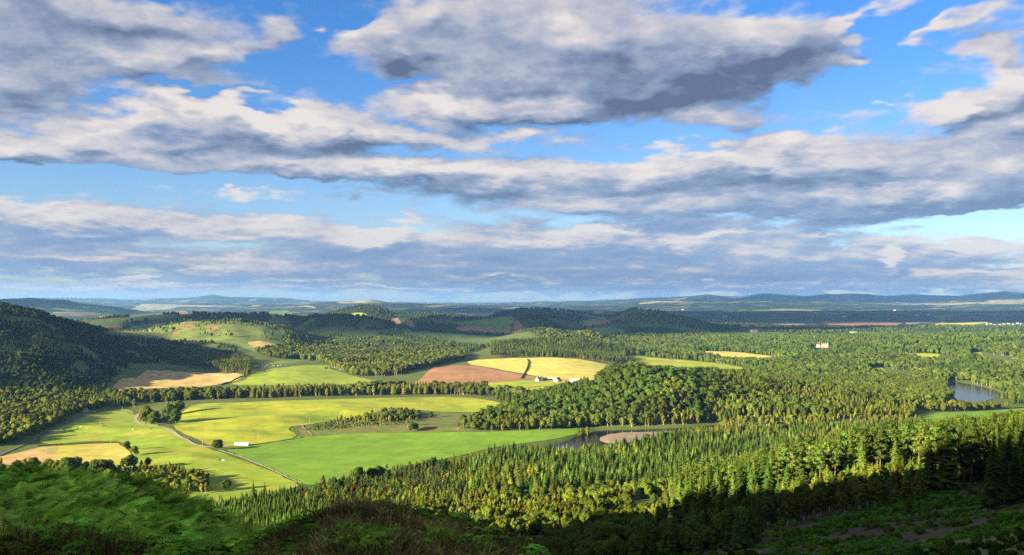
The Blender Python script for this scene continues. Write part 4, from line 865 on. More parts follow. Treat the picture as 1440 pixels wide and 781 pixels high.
# single trees and small groups standing in the fields, by the foot of the trunk in the photo: column, row, kind, height, tint, label
ONE = [(306,633,'broadleaf',13,(.6,.7,.6),'round dark tree alone at the corner of the lush field'),
 (179,634,'broadleaf',12,(.5,.6,.55),'dark tree at the top of the group right of the hay field'), (190,641,'broadleaf',12,(1.1,1.1,.9),'pale green tree in the group right of the hay field'),
 (184,661,'broadleaf',17,(.6,.75,.6),'broad dark tree at the bottom of the group right of the hay field'), (172,660,'birch',12,(.9,1.,.8),'slim tree left of the broad dark tree'),
 (208,657,'broadleaf',11,(.4,.5,.45),'small very dark tree right of the broad dark tree'), (199,660,'birch',10,(1,.95,.7),'small greyish tree between two dark trees'),
 (205,597,'broadleaf',28,(1.35,1.1,.7),'big golden green tree left of the slate roofed house'), (217,598,'broadleaf',21,(.9,1.,.7),'green tree close to the left wall of the house'), (221,598,'birch',9,(.9,1.05,.7),'small tree beside the house door'),
 (240,596,'broadleaf',29,(.75,.85,.7),'tall tree right of the house, nearest to the track'), (247,597,'broadleaf',24,(.6,.8,.6),'dark round tree right of the house'), (236,586,'birch',24,(1.1,1.,.75),'upright pale tree behind the house'),
 (252,583,'broadleaf',23,(.8,.9,.7),'tree behind the dark round tree by the house'), (189,573,'birch',15,(1.5,1.2,.8),'orange tinted tree at the left end of the shelter belt'), (234,567,'birch',13,(1.2,1.05,.75),'pale tree in front of the shelter belt'),
 (579,608,'broadleaf',15,(.9,1.,.8),'larger tree in the middle of the scrub bank'), (573,601,'birch',13,(1.,1.05,.8),'leafy tree left of the larger tree on the scrub bank'), (606,588,'broadleaf',11,(.6,.75,.65),'round dark tree alone at the top of the scrub bank'),
 (586,606,'birch',11,(1.15,1.1,.8),'pale tree at the foot of the scrub bank'), (563,589,'birch',12,(1.,1.,.8),'tree at the upper edge of the scrub bank'), (555,590,'broadleaf',10,(.8,.9,.8),'small dark tree at the upper edge of the scrub bank'),
 (816,615,'broadleaf',12,(1.2,1.2,.7),'bright leaning tree at the right tip of the lush field'), (826,612,'birch',12,(1.3,1.25,.7),'bright yellow green tree beside the river pool'),
 (503,681,'broadleaf',17,(.7,.85,.6),'tall leafy tree at the lower edge of the lush field'), (521,677,'broadleaf',14,(.55,.65,.55),'dark tree beside the tall leafy tree'), (532,675,'broadleaf',15,(.7,.75,.55),'darker broad tree right of the dark tree'),
 (608,660,'broadleaf',13,(.6,.75,.6),'dark pointed tree in the lower hedge of the lush field'), (586,665,'birch',12,(1.2,1.,.8),'greyish tree in the lower hedge of the lush field'), (454,690,'birch',15,(1.25,1.,.8),'pale brownish tree where the stone wall ends'),
 (469,689,'broadleaf',11,(.6,.75,.6),'low dark tree right of the stone wall end'), (481,688,'broadleaf',12,(.65,.75,.6),'round dark tree between pale trees below the lush field'), (318,690,'broadleaf',11,(.7,.85,.6),'small dark tree in the corner of the pasture'),
 (288,684,'bush',14,(.7,.85,.6),'lone bush in the pasture near the tall shadows'), (356,706,'spruce',20,(1.4,1.2,.9),'pale tall conifer standing above the young plantation'), (372,698,'spruce',13,(.9,1.,.8),'middle conifer at the top of the young plantation'),
 (100,671,'broadleaf',21,(.8,.9,.65),'tall tree rising from the bracken before the hay field'), (140,673,'broadleaf',20,(.65,.7,.6),'dark tree rising from the bracken before the hay field'), (80,671,'birch',18,(1.1,1.1,.8),'pale tree rising from the bracken at the left'),
 (35,669,'birch',16,(1.,1.,.7),'small leafy tree at the upper edge of the bracken'), (20,669,'broadleaf',14,(.9,1.,.7),'low tree at the far left of the bracken edge'), (263,692,'birch',12,(1.3,1.05,.85),'pale brown tree at the right end of the bushes'),
 (459,519,'bush',18,(.5,.6,.5),'single dark bush beside the wood on the green slope'), (325,474,'broadleaf',16,(1.,1.,.7),'lone tree on the sunlit heathy hill'), (487,699,'broadleaf',10,(.75,.22,.38),'dark red leaved tree at the upper edge of the heather knoll'),(500,697,'broadleaf',12,(.85,.24,.38),'larger dark red tree right of the pale brownish tree'),(542,698,'broadleaf',9,(.8,.24,.38),'low dark red tree among the yellow green conifers'),(428,703,'birch',9,(.8,.28,.4),'small reddish tree among the young conifers'),
 (1130,496,'spruce',16,(.6,.7,.8),'single dark conifer left of the pink mansion')]
for (px, py, kd, h, tn, lb) in ONE:
    x, y = W(px, py); TREES.append((x, y, kd, h*(.28 if kd == 'bush' else 1), [v*1.15 for v in tn], -1, 1.3 if kd == 'broadleaf' else 1.1))
ONE_LB = {i: o[5] for i, o in zip(range(len(TREES)-len(ONE), len(TREES)), ONE)}

TX = np.array([t_[0] for t_ in TREES]); TY = np.array([t_[1] for t_ in TREES]); TZ = zat(TX, TY)-.25
TH = np.array([t_[3] for t_ in TREES]); TK = np.array([t_[2] for t_ in TREES]); TR_ = np.array([t_[5] for t_ in TREES])
TW = np.array([t_[6] for t_ in TREES]); TT = np.array([t_[4] for t_ in TREES])
# what the photo shows: inside the frame, with the top in sight over the land and over the trees in front
pxs = 720+F*TX/TY; top = HY+F*(CAMZ-TZ-TH)/TY; bot = HY+F*(CAMZ-TZ)/TY
vis = (pxs > 4) & (pxs < 1436) & (top < 776) & (TY > 100)
for f_ in (.1, .2, .3, .45, .6, .75, .88, .95):
    vis &= zat(TX*f_, TY*f_) < CAMZ+(TZ+TH*.7-CAMZ)*f_+.2
order = np.argsort(TY); line = np.full(1440, 900.)           # skyline of the trees in front, sampled
ok = np.zeros(len(TX), bool)
for i in order:
    if not vis[i]: continue
    c_ = int(pxs[i]); hw = max(0, int(TH[i]*.13*F/TY[i])); l0 = line[c_]
    ok[i] = top[i] < l0-.12*(bot[i]-top[i])
    if ok[i]:
        a_, b_ = max(0, c_-hw), min(1440, c_+hw+1); line[a_:b_] = np.minimum(line[a_:b_], top[i]+.25*(bot[i]-top[i]))
size = TH/TY*F
NAMES = {'spruce': ('spruce_tree', 'spruce'), 'larch': ('larch_tree', 'larch'), 'pine': ('pine_tree', 'pine'), 'broadleaf': ('broadleaf_tree', 'broadleaf tree'), 'birch': ('birch_tree', 'birch'), 'bush': ('bush', 'bush')}
single = np.zeros(len(TX), bool); single[list(ONE_LB)] = True
pick = rng.integers(0, 100, len(TX)); rotz = rng.uniform(0, 6.283, len(TX))
for kd in PROTO:
    idx = np.where(ok & (TK == kd) & ~single)[0]; n1_ = 290-int((single & (TK == kd)).sum())
    idx = idx[np.argsort(-size[idx])][:n1_]; sel = list(idx)+list(np.where(single & (TK == kd))[0])
    single[idx] = True
    nm, cat = NAMES[kd]
    adj = {'spruce': 'spruce', 'larch': 'larch', 'pine': 'pine', 'broadleaf': 'broadleaf', 'birch': 'birch', 'bush': 'bush'}[kd]
    for i in sel:
        pr = PROTO[kd][pick[i] % len(PROTO[kd])]; s_ = TH[i]/pr['h']; sx = s_*TW[i]
        if i in ONE_LB: lb = ONE_LB[i]; gp = None
        else:
            lb = REG[TR_[i]][1]; gp = None
            for w_ in ('spruce or fir', 'spruce', 'larch', 'pine', 'birch', 'conifer', 'tree', 'bush'):
                pass
            base = REG[TR_[i]][1]
            for w_ in ('scattered tree', 'bush or small tree', 'slender dark spruce', 'large leafy tree', 'round tree', 'rounded tree', 'leafy tree', 'yellow green larch', 'yellow green tree', 'young conifer', 'small sunlit birch', 'tall bare stemmed conifer', 'tall shaded conifer', 'tall conifer', 'shaded tree', 'mid sized tree', 'riverside tree', 'tall pine', 'pine', 'tall tree', 'dark tree', 'low shaded bush', 'tree'):
                if base.startswith(w_):
                    ad = {'scattered tree': 'lone', 'bush or small tree': 'small', 'slender dark spruce': 'slender', 'large leafy tree': 'large', 'round tree': 'round', 'rounded tree': 'low', 'leafy tree': 'leafy', 'yellow green larch': 'yellow green', 'yellow green tree': 'yellow green', 'young conifer': 'young', 'small sunlit birch': 'small', 'tall bare stemmed conifer': 'tall', 'tall shaded conifer': 'tall shaded', 'tall conifer': 'tall', 'shaded tree': 'shaded', 'mid sized tree': 'mid sized', 'riverside tree': 'bright', 'tall pine': 'tall', 'pine': 'tall', 'tall tree': 'tall', 'dark tree': 'dark', 'low shaded bush': 'low shaded', 'tree': 'leafy' if kd in ('birch', 'broadleaf') else 'upright'}[w_]
                    lb = ad+' '+cat+base[len(w_):]; break
            gp = {'bush': 'bushes'}.get(kd, cat+('es' if cat.endswith('ch') or cat.endswith('sh') else 's'))+base[len(w_):]
        loc = (TX[i], TY[i], TZ[i])
        if size[i] > 26 and kd != 'bush':
            r_ = thing(nm, lb, cat, loc, rotz[i], gp); r_.scale = (sx, sx, s_)
            for pn in ('crown', 'trunk'):
                q = obj(pn, pr[pn], r_); q['tint'] = [float(v) for v in TT[i]]
        else:
            r_ = obj(nm, pr['whole'], None, loc, rotz[i]); tag(r_, lb, cat, gp); r_.scale = (sx, sx, s_); r_['tint'] = [float(v) for v in TT[i]]
def mass(name, plist, X, Y, Z, S, RZ, TN, PI_, label=None, cat=None, rot=None):
    """one object whose instances share its few plant meshes"""
    me = bpy.data.meshes.new(name); n = len(X); me.vertices.add(n); me.vertices.foreach_set('co', np.stack([X, Y, Z], 1).astype(np.float32).ravel())
    a = me.attributes.new('scl', 'FLOAT_VECTOR', 'POINT'); a.data.foreach_set('vector', S.astype(np.float32).ravel())
    a = me.attributes.new('rot', 'FLOAT_VECTOR', 'POINT'); rt = np.zeros((n, 3), np.float32) if rot is None else rot.astype(np.float32); rt[:, 2] = RZ; a.data.foreach_set('vector', rt.ravel())
    a = me.attributes.new('pi', 'INT', 'POINT'); a.data.foreach_set('value', PI_.astype(np.int32))
    a = me.attributes.new('tint', 'FLOAT_COLOR', 'POINT'); a.data.foreach_set('color', np.concatenate([TN, np.ones((n, 1))], 1).astype(np.float32).ravel())
    me.update(); o = obj(name, me); tag(o, label, cat, kind='stuff')
    g = bpy.data.node_groups.new(name, 'GeometryNodeTree'); g.interface.new_socket('Geometry', in_out='INPUT', socket_type='NodeSocketGeometry'); g.interface.new_socket('Geometry', in_out='OUTPUT', socket_type='NodeSocketGeometry')
    N = g.nodes.new; L = g.links.new; gi = N('NodeGroupInput'); go = N('NodeGroupOutput'); ip = N('GeometryNodeInstanceOnPoints'); jn = N('GeometryNodeJoinGeometry')
    for me_ in plist:
        po = bpy.data.objects.new(name+'_plant', me_); oi = N('GeometryNodeObjectInfo'); oi.inputs['Object'].default_value = po; oi.inputs['As Instance'].default_value = False
        g2 = N('GeometryNodeGeometryToInstance'); L(oi.outputs['Geometry'], g2.inputs[0]); L(g2.outputs[0], jn.inputs[0])
    def na(nm_, ty):
        q = N('GeometryNodeInputNamedAttribute'); q.data_type = ty; q.inputs['Name'].default_value = nm_; return q.outputs['Attribute']
    L(gi.outputs[0], ip.inputs['Points']); L(jn.outputs[0], ip.inputs['Instance']); ip.inputs['Pick Instance'].default_value = True
    L(na('pi', 'INT'), ip.inputs['Instance Index']); L(na('rot', 'FLOAT_VECTOR'), ip.inputs['Rotation']); L(na('scl', 'FLOAT_VECTOR'), ip.inputs['Scale'])
    L(ip.outputs[0], go.inputs[0]); md = o.modifiers.new('plants', 'NODES'); md.node_group = g
    return o
for kd in PROTO:
    k = (TK == kd) & ~single; i = np.where(k)[0]; hs = np.array([p['h'] for p in PROTO[kd]]); pi = pick[i] % len(hs)
    s_ = TH[i]/hs.mean(); S = np.stack([s_*TW[i], s_*TW[i], s_], 1)
    mass({'bush': 'scrub'}.get(kd, kd+'_forest'), [p['whole'] for p in PROTO[kd]], TX[i], TY[i], TZ[i], S, rotz[i], TT[i], pi, 'the many further %s growing through the valley woods' % ({'bush': 'bushes', 'birch': 'birches', 'larch': 'larches', 'broadleaf': 'leafy trees'}.get(kd, kd+'s')), 'forest')
print('TREES', len(TX), {k_: int((TK == k_).sum()) for k_ in PROTO}, 'single', int(single.sum()))
# ------------------------------------------------------------------ plants of the slope in front
LM['fern'] = leafm('bracken fronds', (.15, .30, .036), (.26, .37, .06), .3, .45, 2.1, 1.5)
LM['heather'] = leafm('heather sprigs', (.17, .165, .045), (.27, .20, .08), .15, .5, 2.0, 3.)
LM['shrub'] = leafm('blaeberry leaves', (.14, .26, .03), (.22, .33, .045), .25, .5, 1.7)
LM['straw'] = leafm('dry grass stems', (.30, .24, .12), (.40, .33, .17), .2)
LM['deadfern'] = leafm('dead brown stalks', (.13, .07, .035), (.18, .10, .05), .1)
def frond(L, rg, a, lean, npn=17):
    """one arching bracken frond: a thin rib and toothed side leaves that shorten to the tip"""
    V_, F_ = [], []; u = np.array([math.cos(a), math.sin(a), 0]); s_ = np.array([-u[1], u[0], 0])
    def pt(f): return u*L*(lean*f+.45*f*f)+np.array([0, 0, L*(1.05*f-.50*f*f*f)*(1.08-.4*lean)])
    def quad(p0, p1, p2, p3): n = len(V_); V_.extend([p0, p1, p2, p3]); F_.extend([(n, n+1, n+2), (n, n+2, n+3)])
    for k in range(6):
        f0, f1 = k/6, (k+1)/6; w_ = .007; quad(pt(f0)-s_*w_, pt(f0)+s_*w_, pt(f1)+s_*w_*.6, pt(f1)-s_*w_*.6)
    for k in range(npn):
        f = .26+.72*k/npn; p = pt(f); d = pt(min(1, f+.05))-p; d = d/np.linalg.norm(d); up = np.cross(s_, d); up *= np.sign(up[2]) if up[2] else 1
        l = L*.36*(1-((f-.26)/.78))**.8*rg.uniform(.85, 1.1)+.02; w_ = L*.0125
        for sg in (-1, 1):
            q = s_*sg*.93+d*.36-up*.10; m_ = p+q*l*.5+up*l*.03; t_ = p+q*l-up*l*.12
            n = len(V_); V_.extend([p-d*w_*.6, m_-d*w_*1.5, t_, m_+d*w_*1.5, p+d*w_*.6, m_+up*w_*.25]); F_.extend([(n, n+1, n+5), (n+1, n+2, n+5), (n+2, n+3, n+5), (n+3, n+4, n+5), (n, n+5, n+4)])
    return np.array(V_), np.array(F_)
def mk_fern(rg, L=1.0):
    tb = TB(); n = rg.integers(5, 8)
    for k in range(n): v_, f_ = frond(L*rg.uniform(.7, 1.1), rg, 6.283*k/n+rg.uniform(-.4, .4), rg.uniform(.25, .65)); v_[:, :2] += rg.normal(0, .06, 2); tb.add(v_, f_)
    return tb.out()
def mk_sprigs(rg, n, h, r, wd, lean=.25, tip=.0):
    V_, F_ = [], []
    for k in range(n):
        a = rg.uniform(0, 6.28); q = r*math.sqrt(rg.random()); x, y = q*math.cos(a), q*math.sin(a); hh = h*rg.uniform(.55, 1.1)*(1-.35*(q/r)**2); lx, ly = x/r*lean*hh+rg.normal(0, .05*h), y/r*lean*hh+rg.normal(0, .05*h)
        b_ = rg.uniform(0, 3.14); wx, wy = wd*math.cos(b_), wd*math.sin(b_); n0 = len(V_)
        V_ += [(x-wx*.6, y-wy*.6, -.05), (x+wx*.6, y+wy*.6, -.05), (x+lx*.6-wx, y+ly*.6-wy, hh*.6), (x+lx*.6+wx, y+ly*.6+wy, hh*.6), (x+lx, y+ly, hh)]
        F_ += [(n0, n0+1, n0+3), (n0, n0+3, n0+2), (n0+2, n0+3, n0+4)]
        for j in range(int(tip)):   # little side shoots
            f = rg.uniform(.35, .95); sx, sy = rg.normal(0, .05, 2); p = (x+lx*f, y+ly*f, hh*f); n0 = len(V_)
            V_ += [p, (p[0]+sx+wx, p[1]+sy+wy, p[2]+.05), (p[0]+sx*1.3, p[1]+sy*1.3, p[2]+.09)]; F_ += [(n0, n0+1, n0+2)]
    return np.array(V_), np.array(F_)
def mk_leafy(rg, h=.5, r=.35, n=260):
    D = unit(rg.normal(0, 1, (n, 3))); D[:, 2] = np.abs(D[:, 2]); P = D*np.array([r, r, h])*rg.uniform(.45, 1.05, (n, 1)); v1, f1_ = cards(P, D+np.array([0, 0, .5]), .085, rg, 1.4)
    tb = TB(); tb.add(v1, f1_); tb.add(*mk_sprigs(rg, 12, h*.8, r*.7, .006)); return tb.out()
def pm(kind, mks, mt): return [mesh_from(kind, *mk(np.random.default_rng(50+i)), [mt]) for i, mk in enumerate(mks)]
FERN = pm('fern', [lambda r: mk_fern(r, .95), lambda r: mk_fern(r, 1.1), lambda r: mk_fern(r, .85), lambda r: mk_fern(r, 1.0)], LM['fern'])
HEA = pm('heather', [lambda r: mk_sprigs(r, 260, .40, .26, .0045, .35, 4), lambda r: mk_sprigs(r, 280, .33, .3, .0045, .5, 4), lambda r: mk_sprigs(r, 200, .46, .22, .005, .3, 4), lambda r: mk_sprigs(r, 230, .36, .28, .004, .4, 5)], LM['heather'])
SHR = pm('shrub', [lambda r: mk_leafy(r), lambda r: mk_leafy(r, .4, .4), lambda r: mk_leafy(r, .6, .3)], LM['shrub'])
STR = pm('stems', [lambda r: mk_sprigs(r, 14, .95, .16, .0035, .5), lambda r: mk_sprigs(r, 9, 1.15, .12, .0035, .4)], LM['straw'])
DED = pm('stalks', [lambda r: mk_sprigs(r, 22, .75, .3, .009, .7, 2), lambda r: mk_sprigs(r, 16, .9, .25, .009, .6, 2)], LM['deadfern'])
def scatter(n, px0, px1, r0, r1, seed):
    rg = np.random.default_rng(seed); a = np.radians(rg.uniform(px2a(px0), px2a(px1), n)); r = np.sqrt(rg.uniform(r0*r0, r1*r1, n)); return r*np.sin(a), r*np.cos(a), rg
def plants(name, plist, x, y, rg, s0, s1, tint, label, cat, tv=.25, tilt=.2, tn_s=.25, flat_=1.0):
    n = len(x); z = zat(x, y)-.03; s_ = rg.uniform(s0, s1, n)*(.75+.5*fbm(x*.4, y*.4, 2, 5)); tn = fbm(x*tn_s, y*tn_s, 3, 41)
    v = ((1+rg.normal(0, tv, n)).clip(.3, 2)*(.25+1.5*tn))[:, None]; T_ = v*np.array(tint)*(1+rg.normal(0, .11, (n, 3)))
    rot = np.zeros((n, 3)); rot[:, 0] = rg.normal(.0, tilt, n); rot[:, 1] = rg.normal(0, tilt, n)
    mass(name, plist, x, y, z, np.stack([s_, s_, s_*flat_], 1), rg.uniform(0, 6.28, n), T_.clip(.05, 3), rg.integers(0, 20, n) % len(plist), label, cat, rot)
def keep(x, y, f): k = f(x, y); return x[k], y[k]
def pxof(x, y): return 720+F*x/np.maximum(y, .1)
x, y, rg = scatter(24000, -330, 560, 13.5, 95, 1)
k = (np.hypot(x, y) > 16.5+3.5*fbm(x*.5, y*.5, 2, 7)+np.clip((pxof(x, y)-280)/40, 0, 6)) ; x, y = x[k], y[k]
k = (rg.random(len(x)) < np.interp(np.hypot(x, y), [15, 40, 95], [1, .9, .6])) & (fbm(x*.28, y*.28, 3, 71) > .40); x, y = x[k], y[k]
plants('bracken', FERN, x, y, rg, .6, 1.3, (1.1, 1.15, .85), 'dense green bracken covering the near slope at the left', 'bracken', .38)
x, y, rg = scatter(11000, 330, 1000, 4.0, 24, 2)
plants('heather', HEA, x, y, rg, .6, 1.3, (.9, .88, .7), 'dark brown and purple heather on the near knoll', 'heather', .45, .2, .9)
x, y, rg = scatter(2300, -330, 420, 5, 17.5, 3)
plants('heather', HEA, x, y, rg, .7, 1.1, (1.0, .95, .8), 'brownish heather along the bottom of the bracken slope', 'heather', .3, .15)
x, y, rg = scatter(4200, 225, 480, 11, 27, 4); k = np.hypot(x, y) > 12+4*np.clip((pxof(x, y)-400)/60, 0, 2)+3*np.clip((300-pxof(x, y))/90, 0, 2); x, y = x[k], y[k]
k = fbm(x*.35, y*.35, 2, 3) > .34; x, y = x[k], y[k]
plants('blaeberry', SHR, x, y, rg, .8, 1.5, (.9, 1.05, .7), 'bright green leafy shrubs between the bracken and the heather', 'shrubs')
x, y, rg = scatter(3000, -330, 1000, 4, 22, 5); k = fbm(x*.5, y*.5, 2, 13) > np.where(pxof(x, y) > 380, .60, .50); x, y = x[k], y[k]
plants('blaeberry', SHR, x, y, rg, .5, 1.3, (.8, .95, .7), 'green sprigs growing up through the heather', 'shrubs')
x, y, rg = scatter(420, -330, 900, 6, 26, 6)
plants('dry_grass', STR, x, y, rg, .6, 1.1, (.8, .75, .6), 'dry pale grass stems standing above the heather', 'grass', .3, .2)
x, y, rg = scatter(900, -330, 420, 12, 24, 7); k = fbm(x*.3, y*.3, 2, 23) > .46; x, y = x[k], y[k]
plants('dead_stalks', DED, x, y, rg, .7, 1.1, (.8, .75, .7), 'dead brown stalks among the bracken', 'stalks', .3, .3)
# the hidden part of the slope below keeps its scrub
x, y, rg = scatter(5200, -330, 1800, 30, 330, 8)
k = ~((pxof(x, y) > 1060) & (np.hypot(x, y) > 205)) & ~((pxof(x, y) < 560) & (np.hypot(x, y) < 95)); x, y = x[k], y[k]
plants('slope_scrub', [p['whole'] for p in PROTO['bush']], x, y, rg, .35, .8, (.7, .95, .6), 'low green scrub on the steep slope below the knoll', 'scrub')
# grass and brash of the felled slope
x, y, rg = scatter(9000, 1040, 1460, 215, 430, 9); k = fbm(x*.06, y*.06, 3, 33) > .44; x, y = x[k], y[k]
plants('felled_slope_grass', SHR, x, y, rg, 1.6, 3.4, (.55, .75, .5), 'coarse grass and young growth on the felled slope', 'grass', .3, .1, .06, .6)
SW = plain('cut wood', (.42, .30, .17), .9, .25, 3.); BRK = plain('old bark', (.13, .10, .075), .95, .3, 3.)
rg = np.random.default_rng(12)
def stump_mesh(k):
    mb = MB(); r_ = .26+.05*k; n = 10
    mb.tube([(0, 0, -.5), (0, 0, .1), (.02, 0, .5+.1*k)], [r_*1.35, r_*1.05, r_*.95], n); mb.m = [0]*(len(mb.f)-1)+[1]
    return mesh_from('stump', mb.v, mb.f, [BRK, SW], mi=mb.m)
def log_mesh(k):
    mb = MB(); L = 5+2.5*k; mb.tube([(-L/2, 0, .14), (0, .12*k, .18), (L/2, 0, .12)], [.19, .17, .12], 8); mb.m = [0]*(len(mb.f)-2)+[1, 1]
    for j in range(5): a = rg.uniform(.3, 2.8); x0 = rg.uniform(-L*.4, L*.45); mb.cur = 0; mb.tube([(x0, 0, .2), (x0+.15, .5*math.cos(a), .2+.45*math.sin(a))], [.04, .015], 4)
    return mesh_from('log', mb.v, mb.f, [BRK, SW], mi=mb.m)
ST = [stump_mesh(k) for k in range(3)]; LG = [log_mesh(k) for k in range(3)]
for i in range(56):
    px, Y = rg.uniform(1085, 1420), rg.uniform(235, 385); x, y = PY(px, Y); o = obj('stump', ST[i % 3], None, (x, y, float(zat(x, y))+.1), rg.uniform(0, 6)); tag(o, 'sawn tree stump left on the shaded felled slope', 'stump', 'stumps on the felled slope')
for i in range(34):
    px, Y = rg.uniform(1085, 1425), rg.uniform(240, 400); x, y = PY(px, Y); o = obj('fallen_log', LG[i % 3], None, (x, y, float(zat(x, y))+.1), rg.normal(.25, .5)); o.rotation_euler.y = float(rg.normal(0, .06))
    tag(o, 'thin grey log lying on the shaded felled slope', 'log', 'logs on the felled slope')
# ------------------------------------------------------------------ buildings and small things of the valley
WHT = plain('white harling', (.74, .70, .64), .9, .06, .5); PNK = plain('pink harling', (.44, .32, .26), .9, .08, .3); SLA = plain('slate roof', (.085, .09, .105), .7, .3, .6)
REDR = plain('rusted red sheeting', (.40, .15, .085), .7, .2, .4); GRY = plain('grey rubble stone', (.22, .20, .18), .9, .3, .7); DRK = plain('dark opening', (.02, .02, .022), .6, .1); WHS = plain('white sheeting', (.80, .80, .80), .5, .05)
GLS = mat('window glass', lambda t, bs: (bs.inputs['Roughness'].__setattr__('default_value', .1), (.03, .035, .045))[1], .1)
TIN = plain('pale fibre sheet', (.45, .44, .42), .8, .12, .3)
def place(px, py): x, y = W(px, py); return x, y, float(zat(x, y))
def house(px, py, d, hw, hr, rz, wall, roof, name, label, cat, chim=2, nwin=3, door=True, group=None, storeys=1, barn=False):
    x, y, z = place(px, py); t = thing(name, label, cat, (x, y, z-.1), rz, group)
    m = MB(); m.gwall((0, 0, -.8), d, hw+.8, hr); m.build('wall', wall, t)
    m = MB(); m.gable((0, 0, hw), d, hr, 0, .45, .22); rf = m.build('roof', roof, t)
    for k in range(chim):
        m = MB(); cx = (d[0]/2-.7)*(1 if k else -1); m.box((cx, 0, hw+hr+.55), (.9, .9, 1.9)); m.tube([(cx, 0, hw+hr+1.45), (cx, 0, hw+hr+1.95)], .17, 8); m.build('chimney', wall, rf)
    for s_ in (-1, 1):
        for st in range(storeys):
            for k in range(nwin):
                wx = d[0]*((k+.5)/nwin-.5); 
                if door and st == 0 and s_ == -1 and k == nwin//2: continue
                m = MB(); m.box((wx, s_*(d[1]/2+.03), 1.5+2.7*st), (1.3, .12, 1.5)); wn_ = m.build('window', GLS, t)
                m = MB(); m.box((wx, s_*(d[1]/2+.06), .7+2.7*st), (1.6, .2, .12)); m.build('sill', WHS, wn_)
    if door:
        m = MB(); w_, h_ = (4.2, min(3.8, hw-.3)) if barn else (1.1, 2.1); m.box((0, -(d[1]/2+.04), h_/2), (w_, .12, h_)); m.build('door', DRK, t)
    return t
# the slate roofed house among the trees by the track
house(229, 594, (15, 8), 4.6, 3.4, R(6), GRY, SLA, 'stone_house', 'grey stone house with a slate roof between the golden tree and the tall tree', 'house', 2, 3)
house(119, 579, (9, 6), 3.0, 3.2, R(70), WHT, REDR, 'cottage', 'tiny white cottage with a brown roof at the foot of the wooded hill', 'cottage', 1, 2)
# the farm below the barley field
house(757, 536.3, (14, 8), 4.8, 3.8, R(62), WHT, SLA, 'farmhouse', 'white gabled farmhouse at the left end of the farm', 'farmhouse', 2, 3, storeys=2)
house(766, 535.2, (12, 8), 3.4, 2.6, R(4), GRY, SLA, 'farm_shed', 'dark roofed shed behind the white farmhouse', 'shed', 0, 1, barn=True)
house(775, 534.5, (16, 7), 3.2, 2.0, R(4), WHT, TIN, 'farm_shed', 'long low pale shed between the two white gables of the farm', 'shed', 0, 2, barn=True)
house(784, 537, (15, 9), 5.0, 4.2, R(58), WHT, SLA, 'farm_steading', 'white gabled steading with a dark roof in the middle of the farm', 'steading', 1, 3)
house(796, 537, (18, 9), 3.6, 2.6, R(3), REDR, REDR, 'farm_shed', 'rusty red shed beside the big white barn', 'shed', 0, 0, barn=True)
house(808, 539, (20, 13), 6.4, 3.2, R(12), WHS, WHS, 'farm_barn', 'big white barn with a dark doorway at the right of the farm', 'barn', 0, 0, barn=True)
house(820, 538, (20, 10), 4.6, 3.0, R(5), GRY, SLA, 'farm_barn', 'dark barn at the right end of the farm, against the wood', 'barn', 0, 2, barn=True)
# mansion on the wooded bank
def mansion():
    x, y = PY(1156, 3200); z = 9.5; t = thing('mansion', 'large pale pink mansion with a tower rising out of the forest', 'mansion', (x, y, z), R(-10)); t.scale = (.85, .85, .9)
    m = MB(); m.box((0, 0, 7), (44, 14, 22)); m.box((-17, -4, 8), (12, 12, 24)); m.box((18, -3, 8.5), (10, 14, 25)); m.build('wall', PNK, t)
    m = MB(); m.gable((0, 0, 18.02), (43.6, 14), 4.5, 0, .3, .3); m.gable((-17, -4, 20.02), (12, 12), 4, 0, .4, .3); rf = m.build('roof', SLA, t)
    for cx in (-12, -3, 6, 13): m = MB(); m.box((cx, 0, 23.6), (2.2, 1.4, 4.2)); m.build('chimney', PNK, rf)
    m = MB(); m.tube([(22, -7, -4), (22, -7, 24)], 3.2, 14); tw = m.build('tower', PNK, t); m = MB(); m.tube([(22, -7, 24.02), (22, -7, 30)], [3.7, .1], 14); m.build('tower_roof', SLA, tw)
    m = MB(); m.box((4, 0, 19.5), (10, 15.5, 3)); m.build('parapet', PNK, t)
    for fl in range(4):
        for k in range(9):
            m = MB(); m.box((-9+k*2.6, -7.05, 3+4.0*fl), (1.2, .2, 2.2)); w_ = m.build('window', GLS, t); m = MB(); m.box((-9+k*2.6, -7.1, 1.75+4.0*fl), (1.5, .35, .2)); m.build('sill', WHS, w_)
    m = MB(); m.box((2, -7.1, 1.4), (2.2, .3, 3.2)); m.build('door', DRK, t)
mansion()
house(1088, 496, (16, 9), 6, 4, R(30), WHT, SLA, 'country_house', 'pale house half hidden in the trees left of the mansion', 'house', 2, 3)
house(557, 464.5, (34, 12), 6, 3, R(4), TIN, TIN, 'hill_barn', 'single pale barn among the dark middle hills', 'barn', 0, 3, barn=True)
house(1061, 467, (40, 14), 8, 5, R(10), TIN, REDR, 'riverside_mill', 'red roofed building at the left edge of the plain village', 'building', 0, 3, barn=True)
house(1072, 466, (30, 14), 8, 5, R(70), WHT, SLA, 'riverside_house', 'white gabled building right of the red roofed one', 'house', 1, 3)
house(1200, 470, (34, 14), 8, 4, R(2), WHT, TIN, 'plain_shed', 'white shed just below the distant river', 'shed', 0, 3, barn=True)
house(1217, 471.5, (60, 18), 9, 4, R(2), TIN, TIN, 'plain_shed', 'long pale shed against the dark wooded rise', 'shed', 0, 4, barn=True)
house(1243, 471, (50, 16), 9, 4, R(-6), TIN, SLA, 'plain_shed', 'dark roofed shed right of the long pale shed', 'shed', 0, 4, barn=True)
rg = np.random.default_rng(5); vil = None
